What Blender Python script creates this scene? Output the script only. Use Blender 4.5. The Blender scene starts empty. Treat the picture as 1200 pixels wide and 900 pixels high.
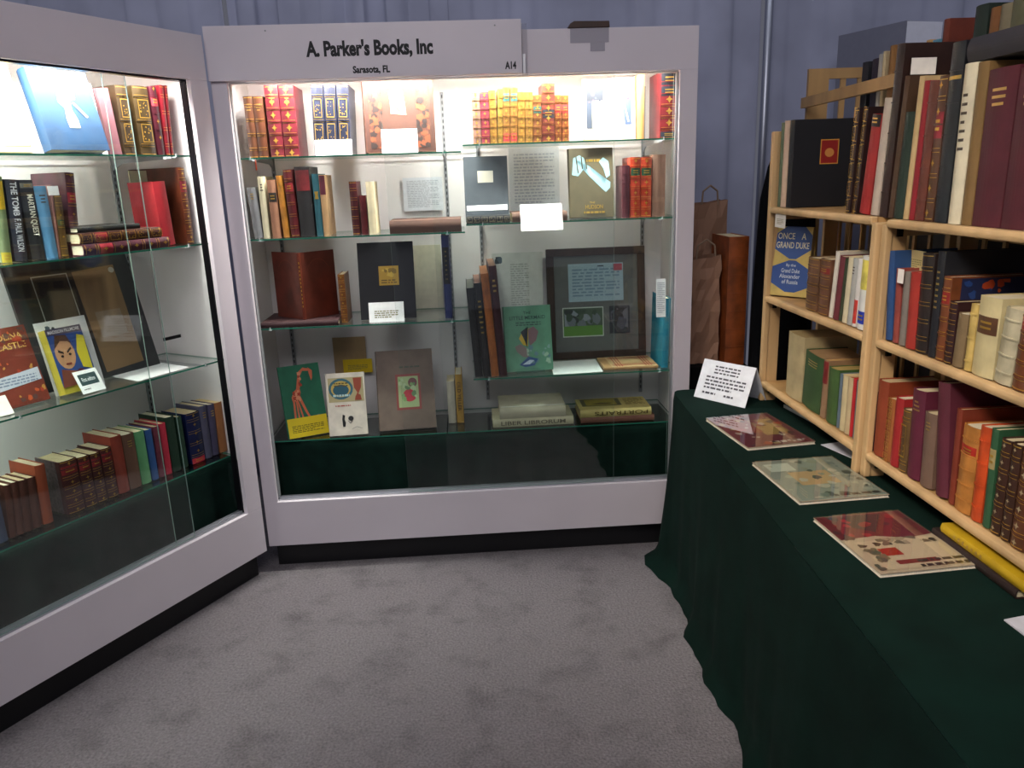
import bpy, math, random
from mathutils import Matrix, Vector
random.seed(7)
R = math.radians
sc = bpy.context.scene
col = sc.collection

# ---------------------------------------------------------------- camera
def look_matrix(p, r):
    fw = Vector((0, math.cos(p), -math.sin(p))); rt = Vector((1, 0, 0)); up = rt.cross(fw)
    c, s = math.cos(r), math.sin(r)
    r2 = c*rt + s*up; u2 = -s*rt + c*up
    m = Matrix.Identity(4)
    for i in range(3):
        m[i][0] = r2[i]; m[i][1] = u2[i]; m[i][2] = -fw[i]
    return m
cam_data = bpy.data.cameras.new('camera'); cam = bpy.data.objects.new('camera', cam_data); col.objects.link(cam)
cam_data.sensor_width = 36; cam_data.sensor_fit = 'HORIZONTAL'; cam_data.lens = 27.0   # 900 px at 1200 wide
cam_data.clip_start = .02
cam.matrix_world = Matrix.Translation((0, 0, 1.61)) @ look_matrix(0.26278, -0.03433)
sc.camera = cam
# ---------------------------------------------------------------- world, exposure, hall lights, added drape fill
w = bpy.data.worlds.new('world'); sc.world = w; w.use_nodes = True
w.node_tree.nodes['Background'].inputs[0].default_value = (.78, .80, 1.0, 1)
w.node_tree.nodes['Background'].inputs[1].default_value = .13
sc.view_settings.view_transform = 'Standard'; sc.view_settings.look = 'None'
sc.cycles.transparent_max_bounces = 40
sc.view_settings.exposure = 0.0; sc.view_settings.gamma = 1.0
def area(name, loc, target, sx, sy, power, color, spread=180):
    l = bpy.data.lights.new(name, 'AREA'); l.shape = 'RECTANGLE'; l.size = sx; l.size_y = sy; l.energy = power; l.color = color
    l.spread = R(spread)
    o = bpy.data.objects.new(name, l); col.objects.link(o); o.location = loc
    o.rotation_euler = (Vector(target)-Vector(loc)).to_track_quat('-Z', 'Y').to_euler(); return o
area('hall_and_fill_lamp', (-.3, -1.2, 4.3), (-.5, 2.6, .8), 3.0, 2.0, 76, (1, .955, .985))
area('hall_and_fill_lamp', (.2, 2.9, 4.6), (.3, 4.1, 1.3), 6.0, .6, 8, (.86, .90, 1.0), 100)  # added fill aimed at the drapes to brighten them, not a visible lamp
area('hall_and_fill_lamp', (-1.6, -.6, 4.2), (1.05, 1.9, .85), 1.0, 1.0, 7, (1, .87, .72), 34)

# ---------------------------------------------------------------- materials
def lin(h):
    if not isinstance(h, str): return tuple(h)
    v = [int(h[i:i+2], 16)/255 for i in (0, 2, 4)]
    return tuple((c/12.92 if c <= .04045 else ((c+.055)/1.055)**2.4) for c in v)
_M = {}
def mat(h, kind='plain', rough=.6, scale=40.):
    key = (h, kind, rough, scale)
    if key in _M: return _M[key]
    m = bpy.data.materials.new(kind+'_'+str(h)); _M[key] = m; m.use_nodes = True
    nt = m.node_tree; b = nt.nodes['Principled BSDF']; c = lin(h)
    b.inputs['Base Color'].default_value = (*c, 1); b.inputs['Roughness'].default_value = rough
    N = nt.nodes.new; L = nt.links.new
    if kind in ('leather', 'cloth', 'board', 'paper', 'wood', 'carpet', 'drape', 'laminate', 'pages', 'felt'):
        tc = N('ShaderNodeTexCoord'); mp = N('ShaderNodeMapping'); L(tc.outputs['Object'], mp.inputs[0])
        no = N('ShaderNodeTexNoise'); L(mp.outputs[0], no.inputs['Vector'])
        no.inputs['Scale'].default_value = scale; no.inputs['Detail'].default_value = 3
        a, z = dict(leather=(.62, 1.3), cloth=(.85, 1.12), board=(.9, 1.08), paper=(.93, 1.04), wood=(.74, 1.14), carpet=(.66, 1.06), drape=(.86, 1.1), laminate=(.97, 1.03), pages=(.8, 1.08), felt=(.8, 1.2))[kind]
        if kind == 'wood': mp.inputs['Scale'].default_value = (1, 1, .12)
        if kind == 'pages': mp.inputs['Scale'].default_value = (14, .4, .4)
        ra = N('ShaderNodeValToRGB'); L(no.outputs['Fac'], ra.inputs[0])
        ra.color_ramp.elements[0].position = .32 if kind != 'carpet' else .24; no.inputs['Roughness'].default_value = .5 if kind != 'carpet' else .62; ra.color_ramp.elements[1].position = .68 if kind != 'carpet' else .5
        ra.color_ramp.elements[0].color = (*[x*a for x in c], 1); ra.color_ramp.elements[1].color = (*[min(x*z, 1) for x in c], 1)
        L(ra.outputs[0], b.inputs['Base Color'])
        if kind in ('leather', 'carpet', 'drape', 'felt', 'cloth'):
            bu = N('ShaderNodeBump'); n2 = N('ShaderNodeTexNoise'); L(tc.outputs['Object'], n2.inputs['Vector'])
            n2.inputs['Scale'].default_value = dict(leather=260, cloth=600, carpet=330, drape=500, felt=400)[kind]
            bu.inputs['Strength'].default_value = .25 if kind != 'carpet' else .9; bu.inputs['Distance'].default_value = .001 if kind != 'carpet' else .006
            L(n2.outputs['Fac'], bu.inputs['Height']); L(bu.outputs[0], b.inputs['Normal'])
            if kind == 'carpet':   # finer speckle over the broad traffic patches
                mx = N('ShaderNodeMix'); mx.data_type = 'RGBA'; mx.blend_type = 'MULTIPLY'; mx.inputs[0].default_value = 1
                r2 = N('ShaderNodeValToRGB'); L(n2.outputs['Fac'], r2.inputs[0]); n2.inputs['Detail'].default_value = 4
                n2.inputs['Scale'].default_value = 120
                r2.color_ramp.elements[0].position = .3; r2.color_ramp.elements[1].position = .7
                r2.color_ramp.elements[0].color = (.66, .66, .66, 1); r2.color_ramp.elements[1].color = (1.15, 1.15, 1.15, 1)
                L(ra.outputs[0], mx.inputs[6]); L(r2.outputs[0], mx.inputs[7]); L(mx.outputs[2], b.inputs['Base Color'])
    if kind in ('felt', 'drape', 'carpet'): b.inputs['Specular IOR Level'].default_value = .15
    if kind == 'gilt': b.inputs['Metallic'].default_value = .75; b.inputs['Roughness'].default_value = .38
    if kind == 'metal': b.inputs['Metallic'].default_value = .9; b.inputs['Roughness'].default_value = .4
    if kind == 'drape': b.inputs['Sheen Weight'].default_value = .1
    if kind == 'gloss': b.inputs['Roughness'].default_value = .18
    if kind == 'tube':
        b.inputs['Emission Color'].default_value = (*c, 1); b.inputs['Emission Strength'].default_value = 6
    return m
def glass_mat(name, tint, gloss=1.0, base=.04):
    m = bpy.data.materials.new(name); m.use_nodes = True; nt = m.node_tree; nt.nodes.clear()
    N = nt.nodes.new; L = nt.links.new
    o = N('ShaderNodeOutputMaterial'); mx = N('ShaderNodeMixShader'); t = N('ShaderNodeBsdfTransparent'); g = N('ShaderNodeBsdfGlossy')
    t.inputs[0].default_value = (*tint, 1); g.inputs['Roughness'].default_value = .02; g.inputs[0].default_value = (1, 1, 1, 1)
    ge = N('ShaderNodeNewGeometry'); d = N('ShaderNodeVectorMath'); d.operation = 'DOT_PRODUCT'
    L(ge.outputs['Normal'], d.inputs[0]); L(ge.outputs['Incoming'], d.inputs[1])
    a = N('ShaderNodeMath'); a.operation = 'ABSOLUTE'; L(d.outputs['Value'], a.inputs[0])
    s = N('ShaderNodeMath'); s.operation = 'SUBTRACT'; s.inputs[0].default_value = 1; L(a.outputs[0], s.inputs[1])
    p = N('ShaderNodeMath'); p.operation = 'POWER'; L(s.outputs[0], p.inputs[0]); p.inputs[1].default_value = 5
    q = N('ShaderNodeMath'); q.operation = 'MULTIPLY_ADD'; L(p.outputs[0], q.inputs[0]); q.inputs[1].default_value = (1-base)*gloss; q.inputs[2].default_value = base*gloss
    L(q.outputs[0], mx.inputs[0]); L(t.outputs[0], mx.inputs[1]); L(g.outputs[0], mx.inputs[2]); L(mx.outputs[0], o.inputs[0])
    return m
PANE = glass_mat('pane_glass', (.975, .99, .985), .8); SHELF = glass_mat('shelf_glass', (.955, .985, .972), .9); ACRYL = glass_mat('clear_acrylic', (.95, .97, .98)); WRAP = glass_mat('clear_wrap', (.96, .96, .96), 1.6, .06)
EDGE = mat('2c7a64', 'gloss')

# ---------------------------------------------------------------- mesh helpers
class MB:
    def __init__(s): s.v = []; s.f = []; s.mi = []
    def add(s, vs, fs, mi=0):
        n = len(s.v); s.v += [tuple(v) for v in vs]; s.f += [tuple(i+n for i in f) for f in fs]; s.mi += [mi]*len(fs); return s
    def box(s, x0, y0, z0, x1, y1, z1, mi=0, mat_=None):
        vs = [(x, y, z) for z in (z0, z1) for y in (y0, y1) for x in (x0, x1)]
        if mat_: vs = [tuple(mat_ @ Vector(v)) for v in vs]
        return s.add(vs, [(0, 2, 3, 1), (4, 5, 7, 6), (0, 1, 5, 4), (2, 6, 7, 3), (0, 4, 6, 2), (1, 3, 7, 5)], mi)
    def prism(s, pts, a0, a1, axis='z', mi=0):   # outline extruded along an axis
        def mk(p, t): return {'z': (p[0], p[1], t), 'y': (p[0], t, p[1]), 'x': (t, p[0], p[1])}[axis]
        n = len(pts); vs = [mk(p, a0) for p in pts]+[mk(p, a1) for p in pts]
        fs = [tuple(range(n))[::-1], tuple(range(n, 2*n))]+[(i, (i+1) % n, n+(i+1) % n, n+i) for i in range(n)]
        return s.add(vs, fs, mi)
    def tube(s, a, b, r, n=10, mi=0):
        a, b = Vector(a), Vector(b); d = (b-a).normalized(); u = d.orthogonal().normalized(); v = d.cross(u)
        vs = [p+r*(math.cos(2*math.pi*i/n)*u+math.sin(2*math.pi*i/n)*v) for p in (a, b) for i in range(n)]
        fs = [(i, (i+1) % n, n+(i+1) % n, n+i) for i in range(n)]+[tuple(range(n))[::-1], tuple(range(n, 2*n))]
        return s.add(vs, fs, mi)
    def grid(s, fn, nu, nv, mi=0):
        vs = [fn(i/nu, j/nv) for j in range(nv+1) for i in range(nu+1)]
        return s.add(vs, [(j*(nu+1)+i, j*(nu+1)+i+1, (j+1)*(nu+1)+i+1, (j+1)*(nu+1)+i) for j in range(nv) for i in range(nu)], mi)
    def build(s, name, mats, parent=None, smooth=False, bevel=0):
        me = bpy.data.meshes.new(name); me.from_pydata(s.v, [], s.f); me.update()
        for m in (mats if isinstance(mats, (list, tuple)) else [mats]): me.materials.append(m)
        if any(s.mi): me.polygons.foreach_set('material_index', s.mi)
        if smooth: me.polygons.foreach_set('use_smooth', [True]*len(s.f))
        o = bpy.data.objects.new(name, me); col.objects.link(o)
        if parent: o.parent = parent
        if bevel:
            b = o.modifiers.new('bevel', 'BEVEL'); b.width = bevel; b.segments = 2; b.limit_method = 'ANGLE'
        return o
def tag(o, label, cat, group=None, kind=None):
    o['label'] = label; o['category'] = cat
    if group: o['group'] = group
    if kind: o['kind'] = kind
    return o
def thing(name, M, label, cat, group=None):
    o = bpy.data.objects.new(name, None); col.objects.link(o); o.empty_display_size = .05
    o.matrix_world = M; return tag(o, label, cat, group)
def struct(o): o['kind'] = 'structure'; return o
def lettering(s, wd, ht, M, name, m, parent, bold=.0, align='fill', depth=.0003):
    c = bpy.data.curves.new(name, 'FONT'); c.body = s; c.size = 1; c.offset = bold; c.resolution_u = 3; c.extrude = 0
    t = bpy.data.objects.new(name+'_tmp', c); col.objects.link(t)
    dg = bpy.context.evaluated_depsgraph_get(); me = bpy.data.meshes.new_from_object(t.evaluated_get(dg))
    bpy.data.objects.remove(t); bpy.data.curves.remove(c)
    me.name = name
    xs = [v.co.x for v in me.vertices]; ys = [v.co.y for v in me.vertices]
    if not xs: return None
    sx = wd/(max(xs)-min(xs)); sy = ht/(max(ys)-min(ys))
    if align == 'keep': sx = min(sx, sy*.9)
    x0, y0 = min(xs), min(ys)
    for v in me.vertices: v.co = M @ Vector(((v.co.x-x0)*sx, (v.co.y-y0)*sy, 0))
    me.materials.clear(); me.materials.append(m)
    o = bpy.data.objects.new(name, me); col.objects.link(o); o.parent = parent; return o

FR = {'C': ((-1.0675, 3.0192), .05395), 'L': ((-1.0655, 2.9795), 1.0801), 'A': ((.948, 2.826), R(-87.5)), 'B': ((.993, 2.049), R(-87.3)), 'T': ((0, 0), 0)}
def F(k):
    (x, y), a = FR[k]; return Matrix.Translation((x, y, 0)) @ Matrix.Rotation(a, 4, 'Z')

# ---------------------------------------------------------------- flat printed art, laid on a plane M (x right, y up, z out)
INK = {}
def art(items, W, H, M, parent):
    """items in units of the width and height of the page"""
    for k, it in enumerate(items):
        kind = it[0]; off = .0004+.00025*k; m = MB(); nm = it[-1]
        def pt(a, b): return tuple(M @ Vector((a*W, b*H, off)))
        if kind == 'rect':
            _, a0, b0, a1, b1, c, _n = it; m.add([pt(a0, b0), pt(a1, b0), pt(a1, b1), pt(a0, b1)], [(0, 1, 2, 3)])
        elif kind == 'frame':
            _, a0, b0, a1, b1, t, c, _n = it
            ta, tb = t, t*W/H
            o_ = [(a0, b0), (a1, b0), (a1, b1), (a0, b1)]; i_ = [(a0+ta, b0+tb), (a1-ta, b0+tb), (a1-ta, b1-tb), (a0+ta, b1-tb)]
            m.add([pt(*p) for p in o_+i_], [(0, 1, 5, 4), (1, 2, 6, 5), (2, 3, 7, 6), (3, 0, 4, 7)])
        elif kind == 'poly':
            _, ps, c, _n = it; m.add([pt(*p) for p in ps], [tuple(range(len(ps)))])
        elif kind == 'polys':
            _, pss, c, _n = it
            for ps in pss: m.add([pt(*p) for p in ps], [tuple(range(len(ps)))])
        elif kind == 'ell':
            _, a, b, ra, rb, c, _n = it; m.add([pt(a+ra*math.cos(t*math.pi/9), b+rb*math.sin(t*math.pi/9)) for t in range(18)], [tuple(range(18))])
        elif kind == 'lines':     # rows too small to read
            _, a0, b0, a1, b1, n, c, _n = it
            for i in range(n):
                b = b1-(b1-b0)*(i+.5)/n; h = (b1-b0)/n*.24; a = a0
                while a < a1-.01:
                    e = min(a+random.uniform(.03, .11), a1 if i % 4 != 3 else a0+(a1-a0)*.7)
                    if e <= a: break
                    m.add([pt(a, b-h), pt(e, b-h), pt(e, b+h), pt(a, b+h)], [(0, 1, 2, 3)]); a = e+.02
        elif kind == 'stroke':    # a pen or brush line of given width
            _, ps, wd, c, _n = it
            for (p, q) in zip(ps, ps[1:]):
                dx, dy = (q[0]-p[0])*W, (q[1]-p[1])*H; l = math.hypot(dx, dy) or 1; nx, ny = -dy/l*wd/2, dx/l*wd/2
                m.add([tuple(M @ Vector((x, y, off))) for x, y in ((p[0]*W+nx, p[1]*H+ny), (p[0]*W-nx, p[1]*H-ny), (q[0]*W-nx, q[1]*H-ny), (q[0]*W+nx, q[1]*H+ny))], [(0, 1, 2, 3)])
        elif kind == 'blobs':     # loose painterly patches
            _, a0, b0, a1, b1, n, cs, _n = it
            mats = [mat(c, 'plain', .5) for c in cs]
            for i in range(n):
                a, b = random.uniform(a0, a1), random.uniform(b0, b1); r = random.uniform(.02, .07)
                ps = []
                for t in range(9):
                    q = r*random.uniform(.6, 1.2); ps.append((min(max(a+q*math.cos(t*.698), a0), a1), min(max(b+q*math.sin(t*.698)*W/H, b0), b1)))
                m.add([tuple(M @ Vector((p[0]*W, p[1]*H, off+.00002*i))) for p in ps], [tuple(range(9))], i % len(cs))
            m.build(nm, mats, parent); continue
        elif kind == 'text':
            _, a, b, wd, ht, s, c, _n = it
            lettering(s, wd*W, ht*H, M @ Matrix.Translation((a*W, b*H, off)), nm, mat(c, 'gilt' if c == 'c9a24a' else 'plain', .5), parent, .01); continue
        m.build(nm, mat(c, 'gilt' if c == 'c9a24a' else 'plain', .5), parent)
G = 'c9a24a'
GIR = 'd8704a'
ART = {
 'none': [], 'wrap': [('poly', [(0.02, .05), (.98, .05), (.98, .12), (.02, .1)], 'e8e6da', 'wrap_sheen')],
 'cream': [('frame', .06, .06, .94, .94, .02, 'b8a040', 'border'), ('rect', .12, .12, .88, .88, 'f0eccc', 'picture')],
 'fairy': [('text', .14, .885, .42, .05, 'Green Willow', 'e8dcc0', 'title'), ('text', .6, .885, .3, .045, 'and other', 'e8dcc0', 'title'), ('text', .16, .81, .66, .055, 'Japanese Fairy Tales', 'e8dcc0', 'title'),
   ('poly', [(.42, .28), (.6, .28), (.6, .38), (.55, .5), (.57, .62), (.66, .64), (.68, .72), (.6, .76), (.52, .72), (.45, .76), (.38, .7), (.36, .6), (.44, .52), (.41, .4)], 'e8d8b0', 'gilt_figure'),
   ('ell', .53, .73, .07, .05, 'e8d8b0', 'gilt_figure'), ('stroke', [(.6, .6), (.78, .42)], .007, 'e8d8b0', 'gilt_figure')],
 'castle': [('blobs', .02, .02, .98, .98, 60, ['a83a20', 'c8582c', '7a2c20', 'c08a40', '5a3a38'], 'cover_picture'), ('text', .1, .84, .8, .08, 'CAROLINA', 'd8b060', 'title'), ('text', .36, .72, .55, .08, 'CASTLE', 'd8b060', 'title'),
   ('poly', [(.0, .22), (.97, .28), (.97, .44), (.0, .38)], 'c8ccd8', 'paper_band'), ('lines', .08, .27, .9, .38, 3, '8088a0', 'small_print')],
 'fillmore': [('rect', 0, .9, 1, 1, '2a2c50', 'title_band'), ('text', .06, .925, .88, .05, 'MADISON FILLMORE', 'd8d8e0', 'title'), ('rect', 0, .12, 1, .9, '2c4a8a', 'cover_picture'),
   ('ell', .34, .6, .27, .24, 'c8946c', 'painted_face'), ('poly', [(.1, .7), (.2, .9), (.5, .88), (.6, .72), (.5, .78), (.3, .8)], '5a3a28', 'painted_hair'), ('poly', [(.0, .1), (.1, .38), (.34, .34), (.62, .3), (.8, .12)], '7a4030', 'painted_coat'),
   ('polys', [[(.16, .64), (.3, .6), (.3, .63), (.17, .68)], [(.4, .6), (.54, .66), (.53, .69), (.4, .63)]], '2a1a14', 'painted_brows'), ('ell', .24, .57, .04, .018, '1c1410', 'painted_eye'), ('ell', .46, .58, .04, .018, '1c1410', 'painted_eye'), ('poly', [(.26, .43), (.44, .43), (.42, .455), (.28, .455)], '7a2c24', 'painted_mouth'),
   ('poly', [(.7, .35), (.95, .3), (.98, .82), (.8, .86), (.66, .6)], 'd0c030', 'painted_flame'), ('ell', .6, .24, .14, .1, '5a1c2c', 'painted_glove')],
 'ornate': [('frame', .02, .02, .98, .98, .03, '3a1c10', 'tooling'), ('frame', .08, .06, .92, .94, .13, '4a2412', 'tooling'), ('blobs', .07, .05, .26, .95, 40, ['1c0c06', '6a3418'], 'tooling'), ('blobs', .74, .05, .93, .95, 40, ['1c0c06', '6a3418'], 'tooling'),
   ('poly', [(.38, .5), (.6, .48), (.58, .68), (.56, .8), (.46, .82), (.36, .78), (.38, .64)], 'f0e0b0', 'gilt_emblem'), ('stroke', [(.52, .52), (.44, .6), (.42, .72), (.5, .76)], .008, 'a06a30', 'gilt_emblem')],
 'goldplate': [('rect', .36, .44, .72, .69, 'a8842c', 'gold_plate'), ('lines', .4, .46, .68, .52, 2, '5a4414', 'engraving'), ('blobs', .4, .54, .68, .66, 8, ['c0a040', '7a6020'], 'engraving')],
 'giraffe': [('polys', [[(.24, .48), (.4, .52), (.46, .62), (.44, .7), (.3, .64), (.22, .56)], [(.36, .66), (.46, .68), (.5, .84), (.58, .91), (.72, .9), (.74, .93), (.6, .955), (.47, .9), (.42, .8)], [(.72, .95), (.82, .9), (.8, .8), (.76, .76), (.73, .86)],
     [(.24, .5), (.29, .5), (.27, .3), (.24, .12), (.2, .12), (.22, .3)], [(.31, .5), (.35, .5), (.35, .3), (.38, .1), (.34, .1), (.31, .3)], [(.38, .54), (.44, .56), (.56, .34), (.66, .2), (.62, .19), (.5, .34)], [(.34, .5), (.38, .5), (.44, .3), (.46, .16), (.42, .16), (.4, .3)]], GIR, 'giraffe_picture'),
   ('blobs', .26, .5, .44, .66, 22, ['b03c24', 'e89a70'], 'giraffe_picture'), ('blobs', .44, .7, .52, .9, 12, ['b03c24', 'e89a70'], 'giraffe_picture'),
   ('ell', .8, .2, .09, .08, '80848c', 'zebra_picture'), ('rect', .02, .0, 1, .27, 'e0c81c', 'yellow_band'), ('lines', .12, .06, .9, .17, 5, '6a5c10', 'small_print')],
 'premio': [('rect', .04, .54, .96, .93, 'b8ac80', 'picture_panel'), ('ell', .37, .75, .32, .17, '3a6a78', 'emblem'), ('ell', .37, .75, .26, .13, 'c8b05c', 'emblem'), ('ell', .37, .73, .21, .09, '2c5a6a', 'emblem'), ('lines', .16, .61, .6, .68, 1, 'b8d8d8', 'small_print'), ('lines', .2, .78, .56, .86, 2, '5a4a20', 'small_print'),
   ('poly', [(.72, .56), (.9, .56), (.88, .64), (.82, .66), (.9, .76), (.92, .92), (.7, .92), (.72, .76), (.8, .68), (.74, .62)], '9a4a34', 'goblet'), ('lines', .2, .46, .6, .5, 1, 'c06050', 'small_print'),
   ('poly', [(.36, .14), (.42, .14), (.44, .2), (.41, .26), (.43, .32), (.37, .34), (.35, .26)], '1c1c1c', 'ink_drawing'), ('ell', .58, .27, .07, .04, '303030', 'ink_drawing'), ('stroke', [(.5, .24), (.56, .19), (.62, .24)], .002, '202020', 'ink_drawing'), ('stroke', [(.6, .1), (.72, .13), (.86, .1)], .0012, '202020', 'ink_drawing')],
 'wrapped': [('rect', .32, .24, .76, .69, '8a3a34', 'picture_border'), ('rect', .36, .27, .72, .66, '9ab07a', 'framed_picture'), ('ell', .56, .42, .12, .08, 'b02030', 'framed_picture'), ('ell', .62, .58, .08, .06, '6a3a3a', 'framed_picture'), ('blobs', .37, .28, .71, .64, 14, ['7aa060', 'a8c090', '5a8050'], 'framed_picture'), ('lines', .4, .76, .76, .8, 1, '3c4a3c', 'title')],
 'greyfolder': [('rect', .3, .6, .66, .78, 'e0d8c8', 'paper_label')],
 'nouveau': [('lines', .28, .78, .74, .86, 1, G, 'title'),
   ('poly', [(.06, .62), (.1, .86), (.24, .9), (.34, .86), (.44, .6), (.6, .52), (.72, .42), (.82, .36), (.92, .42), (.93, .5), (.84, .54), (.78, .46), (.7, .56), (.52, .66), (.46, .74), (.3, .68), (.2, .6)], '9cc4d0', 'tree_picture'),
   ('poly', [(.68, .8), (.78, .86), (.9, .8), (.93, .6), (.84, .56), (.78, .7)], '9cc4d0', 'tree_picture'), ('stroke', [(.16, .88), (.2, .64)], .005, '4a4632', 'tree_trunk'), ('stroke', [(.28, .88), (.3, .7)], .005, '4a4632', 'tree_trunk'), ('stroke', [(.38, .86), (.4, .7)], .005, '4a4632', 'tree_trunk'),
   ('text', .44, .2, .12, .025, 'THE', G, 'title'), ('text', .34, .12, .4, .06, 'HUDSON', G, 'title'), ('lines', .3, .04, .78, .1, 1, G, 'title')],
 'mermaid': [('text', .42, .87, .16, .045, 'THE', '2c4a48', 'title'), ('text', .12, .79, .76, .055, 'LITTLE MERMAID', '2c4a48', 'title'), ('lines', .25, .69, .78, .76, 2, '3a5a54', 'small_print'),
   ('poly', [(.3, .5), (.38, .62), (.56, .66), (.5, .52), (.48, .38), (.38, .4)], 'd0b040', 'fish_picture'), ('poly', [(.34, .6), (.5, .68), (.48, .5), (.46, .36), (.42, .46)], '2a3038', 'fish_picture'), ('poly', [(.5, .64), (.62, .68), (.72, .6), (.66, .46), (.52, .38), (.5, .5)], '8a6a70', 'fish_picture'), ('poly', [(.2, .38), (.32, .42), (.46, .34), (.5, .2), (.36, .22), (.24, .3)], '8a7a78', 'fish_picture'),
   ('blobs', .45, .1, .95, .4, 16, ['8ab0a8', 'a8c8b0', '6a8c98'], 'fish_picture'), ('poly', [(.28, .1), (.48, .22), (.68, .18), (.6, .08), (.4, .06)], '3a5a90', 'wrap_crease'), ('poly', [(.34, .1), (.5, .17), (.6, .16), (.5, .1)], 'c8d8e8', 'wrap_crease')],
 'folder': [('rect', .1, .06, .5, .86, '2a201c', 'brown_print'), ('frame', .18, .32, .46, .82, .008, 'a0a09c', 'white_line'), ('poly', [(.52, .04), (.86, .06), (.86, .84), (.5, .82)], '8a6c4a', 'tan_paper'), ('rect', .58, .3, .8, .5, '94806a', 'small_note'), ('ell', .83, .8, .025, .022, 'c0bcb4', 'sticker')],
 'logo': [('blobs', .14, .84, .36, .94, 7, ['303a40', '50606a'], 'small_logo'), ('lines', .2, .2, .86, .7, 12, '8890a0', 'small_print')],
 'firsted': [('rect', .12, .34, .88, .84, '2c4446', 'green_panel'), ('text', .22, .5, .56, .18, 'First edition', 'e8ecec', 'lettering'), ('lines', .12, .12, .4, .22, 1, '606060', 'small_print')],
 'fewlines': [('lines', .16, .2, .84, .6, 4, '807840', 'small_print')],
 'page': [('lines', .1, .1, .9, .92, 16, 'a6acb6', 'typed_lines')],
 'poem': [('blobs', .06, .88, .2, .96, 7, ['303a40', '50606a'], 'small_logo'), ('lines', .36, .12, .72, .88, 30, 'a6aaa4', 'typed_lines')],
 'portraits': [('rect', .06, .3, .62, .94, '5a5638', 'picture_panel'), ('rect', .12, .36, .56, .88, '9a8a34', 'picture_panel'), ('poly', [(.2, .5), (.34, .6), (.5, .54), (.46, .44), (.3, .42)], '5c4c20', 'reclining_figure'), ('lines', .68, .3, .96, .9, 6, '7a6a30', 'small_print')],
 'plaid': [('rect', .15, .0, 1, 1, 'c8ac7c', 'cover_panel')]+[('rect', x, .02, x+.02, .98, 'a03c2c', 'plaid_stripe') for x in (.24, .29, .34, .78, .83, .88)]+[('rect', .17, y, .98, y+.03, 'a03c2c', 'plaid_stripe') for y in (.12, .2, .76, .84)]+[('rect', .4, .32, .74, .68, 'c8ac7c', 'title_panel')],
 'emblem': [('rect', .36, .5, .58, .76, '8c1c18', 'red_emblem'), ('frame', .35, .49, .59, .77, .012, 'c08a3a', 'red_emblem'), ('ell', .47, .62, .06, .05, 'c08040', 'red_emblem')],
 'duke': [('poly', [(.3, 1), (.8, 1), (1, .88), (1, .68), (.62, .54), (.44, .54), (0, .68), (0, .88)], '2c4c8c', 'blue_panel'), ('poly', [(.44, .52), (.62, .52), (1, .4), (1, .14), (.66, .06), (.4, .06), (0, .18), (0, .42)], '2c4c8c', 'blue_panel'),
   ('text', .08, .82, .46, .09, 'ONCE', 'd8d0b4', 'title'), ('text', .72, .82, .12, .09, 'A', 'd8d0b4', 'title'), ('text', .06, .69, .88, .09, 'GRAND DUKE', 'd8d0b4', 'title'), ('text', .38, .42, .26, .05, 'By the', 'c8d0dc', 'byline'), ('text', .26, .34, .5, .06, 'Grand Duke', 'c8d0dc', 'byline'), ('text', .22, .26, .56, .06, 'Alexander', 'c8d0dc', 'byline'), ('text', .3, .18, .44, .06, 'of Russia', 'c8d0dc', 'byline')],
 'tentcard': [('lines', .26, .66, .74, .9, 3, '50505a', 'typed_lines'), ('lines', .14, .26, .9, .62, 4, '50505a', 'typed_lines'), ('lines', .14, .12, .4, .22, 1, '50505a', 'typed_lines'), ('lines', .56, .12, .74, .22, 1, '50505a', 'typed_lines')],
 'magred': [('rect', .01, .01, .99, .99, '6a3038', 'cover_picture'), ('rect', .1, .2, .5, .7, '9a8048', 'cover_picture'), ('rect', .48, .1, .85, .6, '8a3c2a', 'cover_picture'), ('blobs', .05, .05, .95, .97, 55, ['7a2c34', 'a0402c', '40302c', 'a89060', '5a3a40', 'b0a898'], 'cover_picture'), ('lines', .06, .86, .66, .97, 1, 'c8c0b0', 'title')],
 'magpale': [('rect', .01, .01, .99, .99, '8a9484', 'cover_picture'), ('blobs', .04, .04, .96, .96, 50, ['6a7a70', 'a0a890', '8a9078', 'b4b49c', '50584c'], 'cover_picture'), ('rect', .3, .34, .76, .66, 'b89c6c', 'table_picture'), ('rect', .62, .1, .92, .3, 'b8c4b0', 'sofa_picture'), ('lines', .06, .88, .6, .97, 1, '3a3c38', 'title')],
 'magbig': [('rect', .01, .01, .99, .99, 'b8a98c', 'cover_picture'), ('poly', [(.01, .01), (.01, .46), (.3, .5), (.6, .42), (.99, .44), (.99, .01)][::-1][::-1], '6a2430', 'red_room'), ('poly', [(.25, .04), (.55, .36), (.8, .2), (.7, .02)], '3a3236', 'dark_wall'), ('blobs', .02, .02, .98, .46, 22, ['a03038', '5a2028', '8a2c30', '403034'], 'red_room'), ('rect', .06, .5, .9, .96, 'c4b494', 'pale_room'), ('blobs', .06, .48, .9, .6, 20, ['3a342c', '6a6450', 'a09478'], 'furniture'), ('rect', .56, .64, .76, .76, 'a0281c', 'red_frame'), ('rect', .3, .84, .72, .9, '7a2824', 'red_bench'), ('blobs', .74, .5, .97, .97, 12, ['48584a', '6a6a50'], 'furniture'), ('lines', .04, .84, .54, .98, 2, '302c28', 'title')],
 'floral': [('rect', .12, .3, 1, .98, '1c2448', 'marbled_paper'), ('blobs', .14, .35, .98, .96, 34, ['a8401c', '24407a', 'c0562c', '8a2c1c'], 'marbled_paper')],
}

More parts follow.
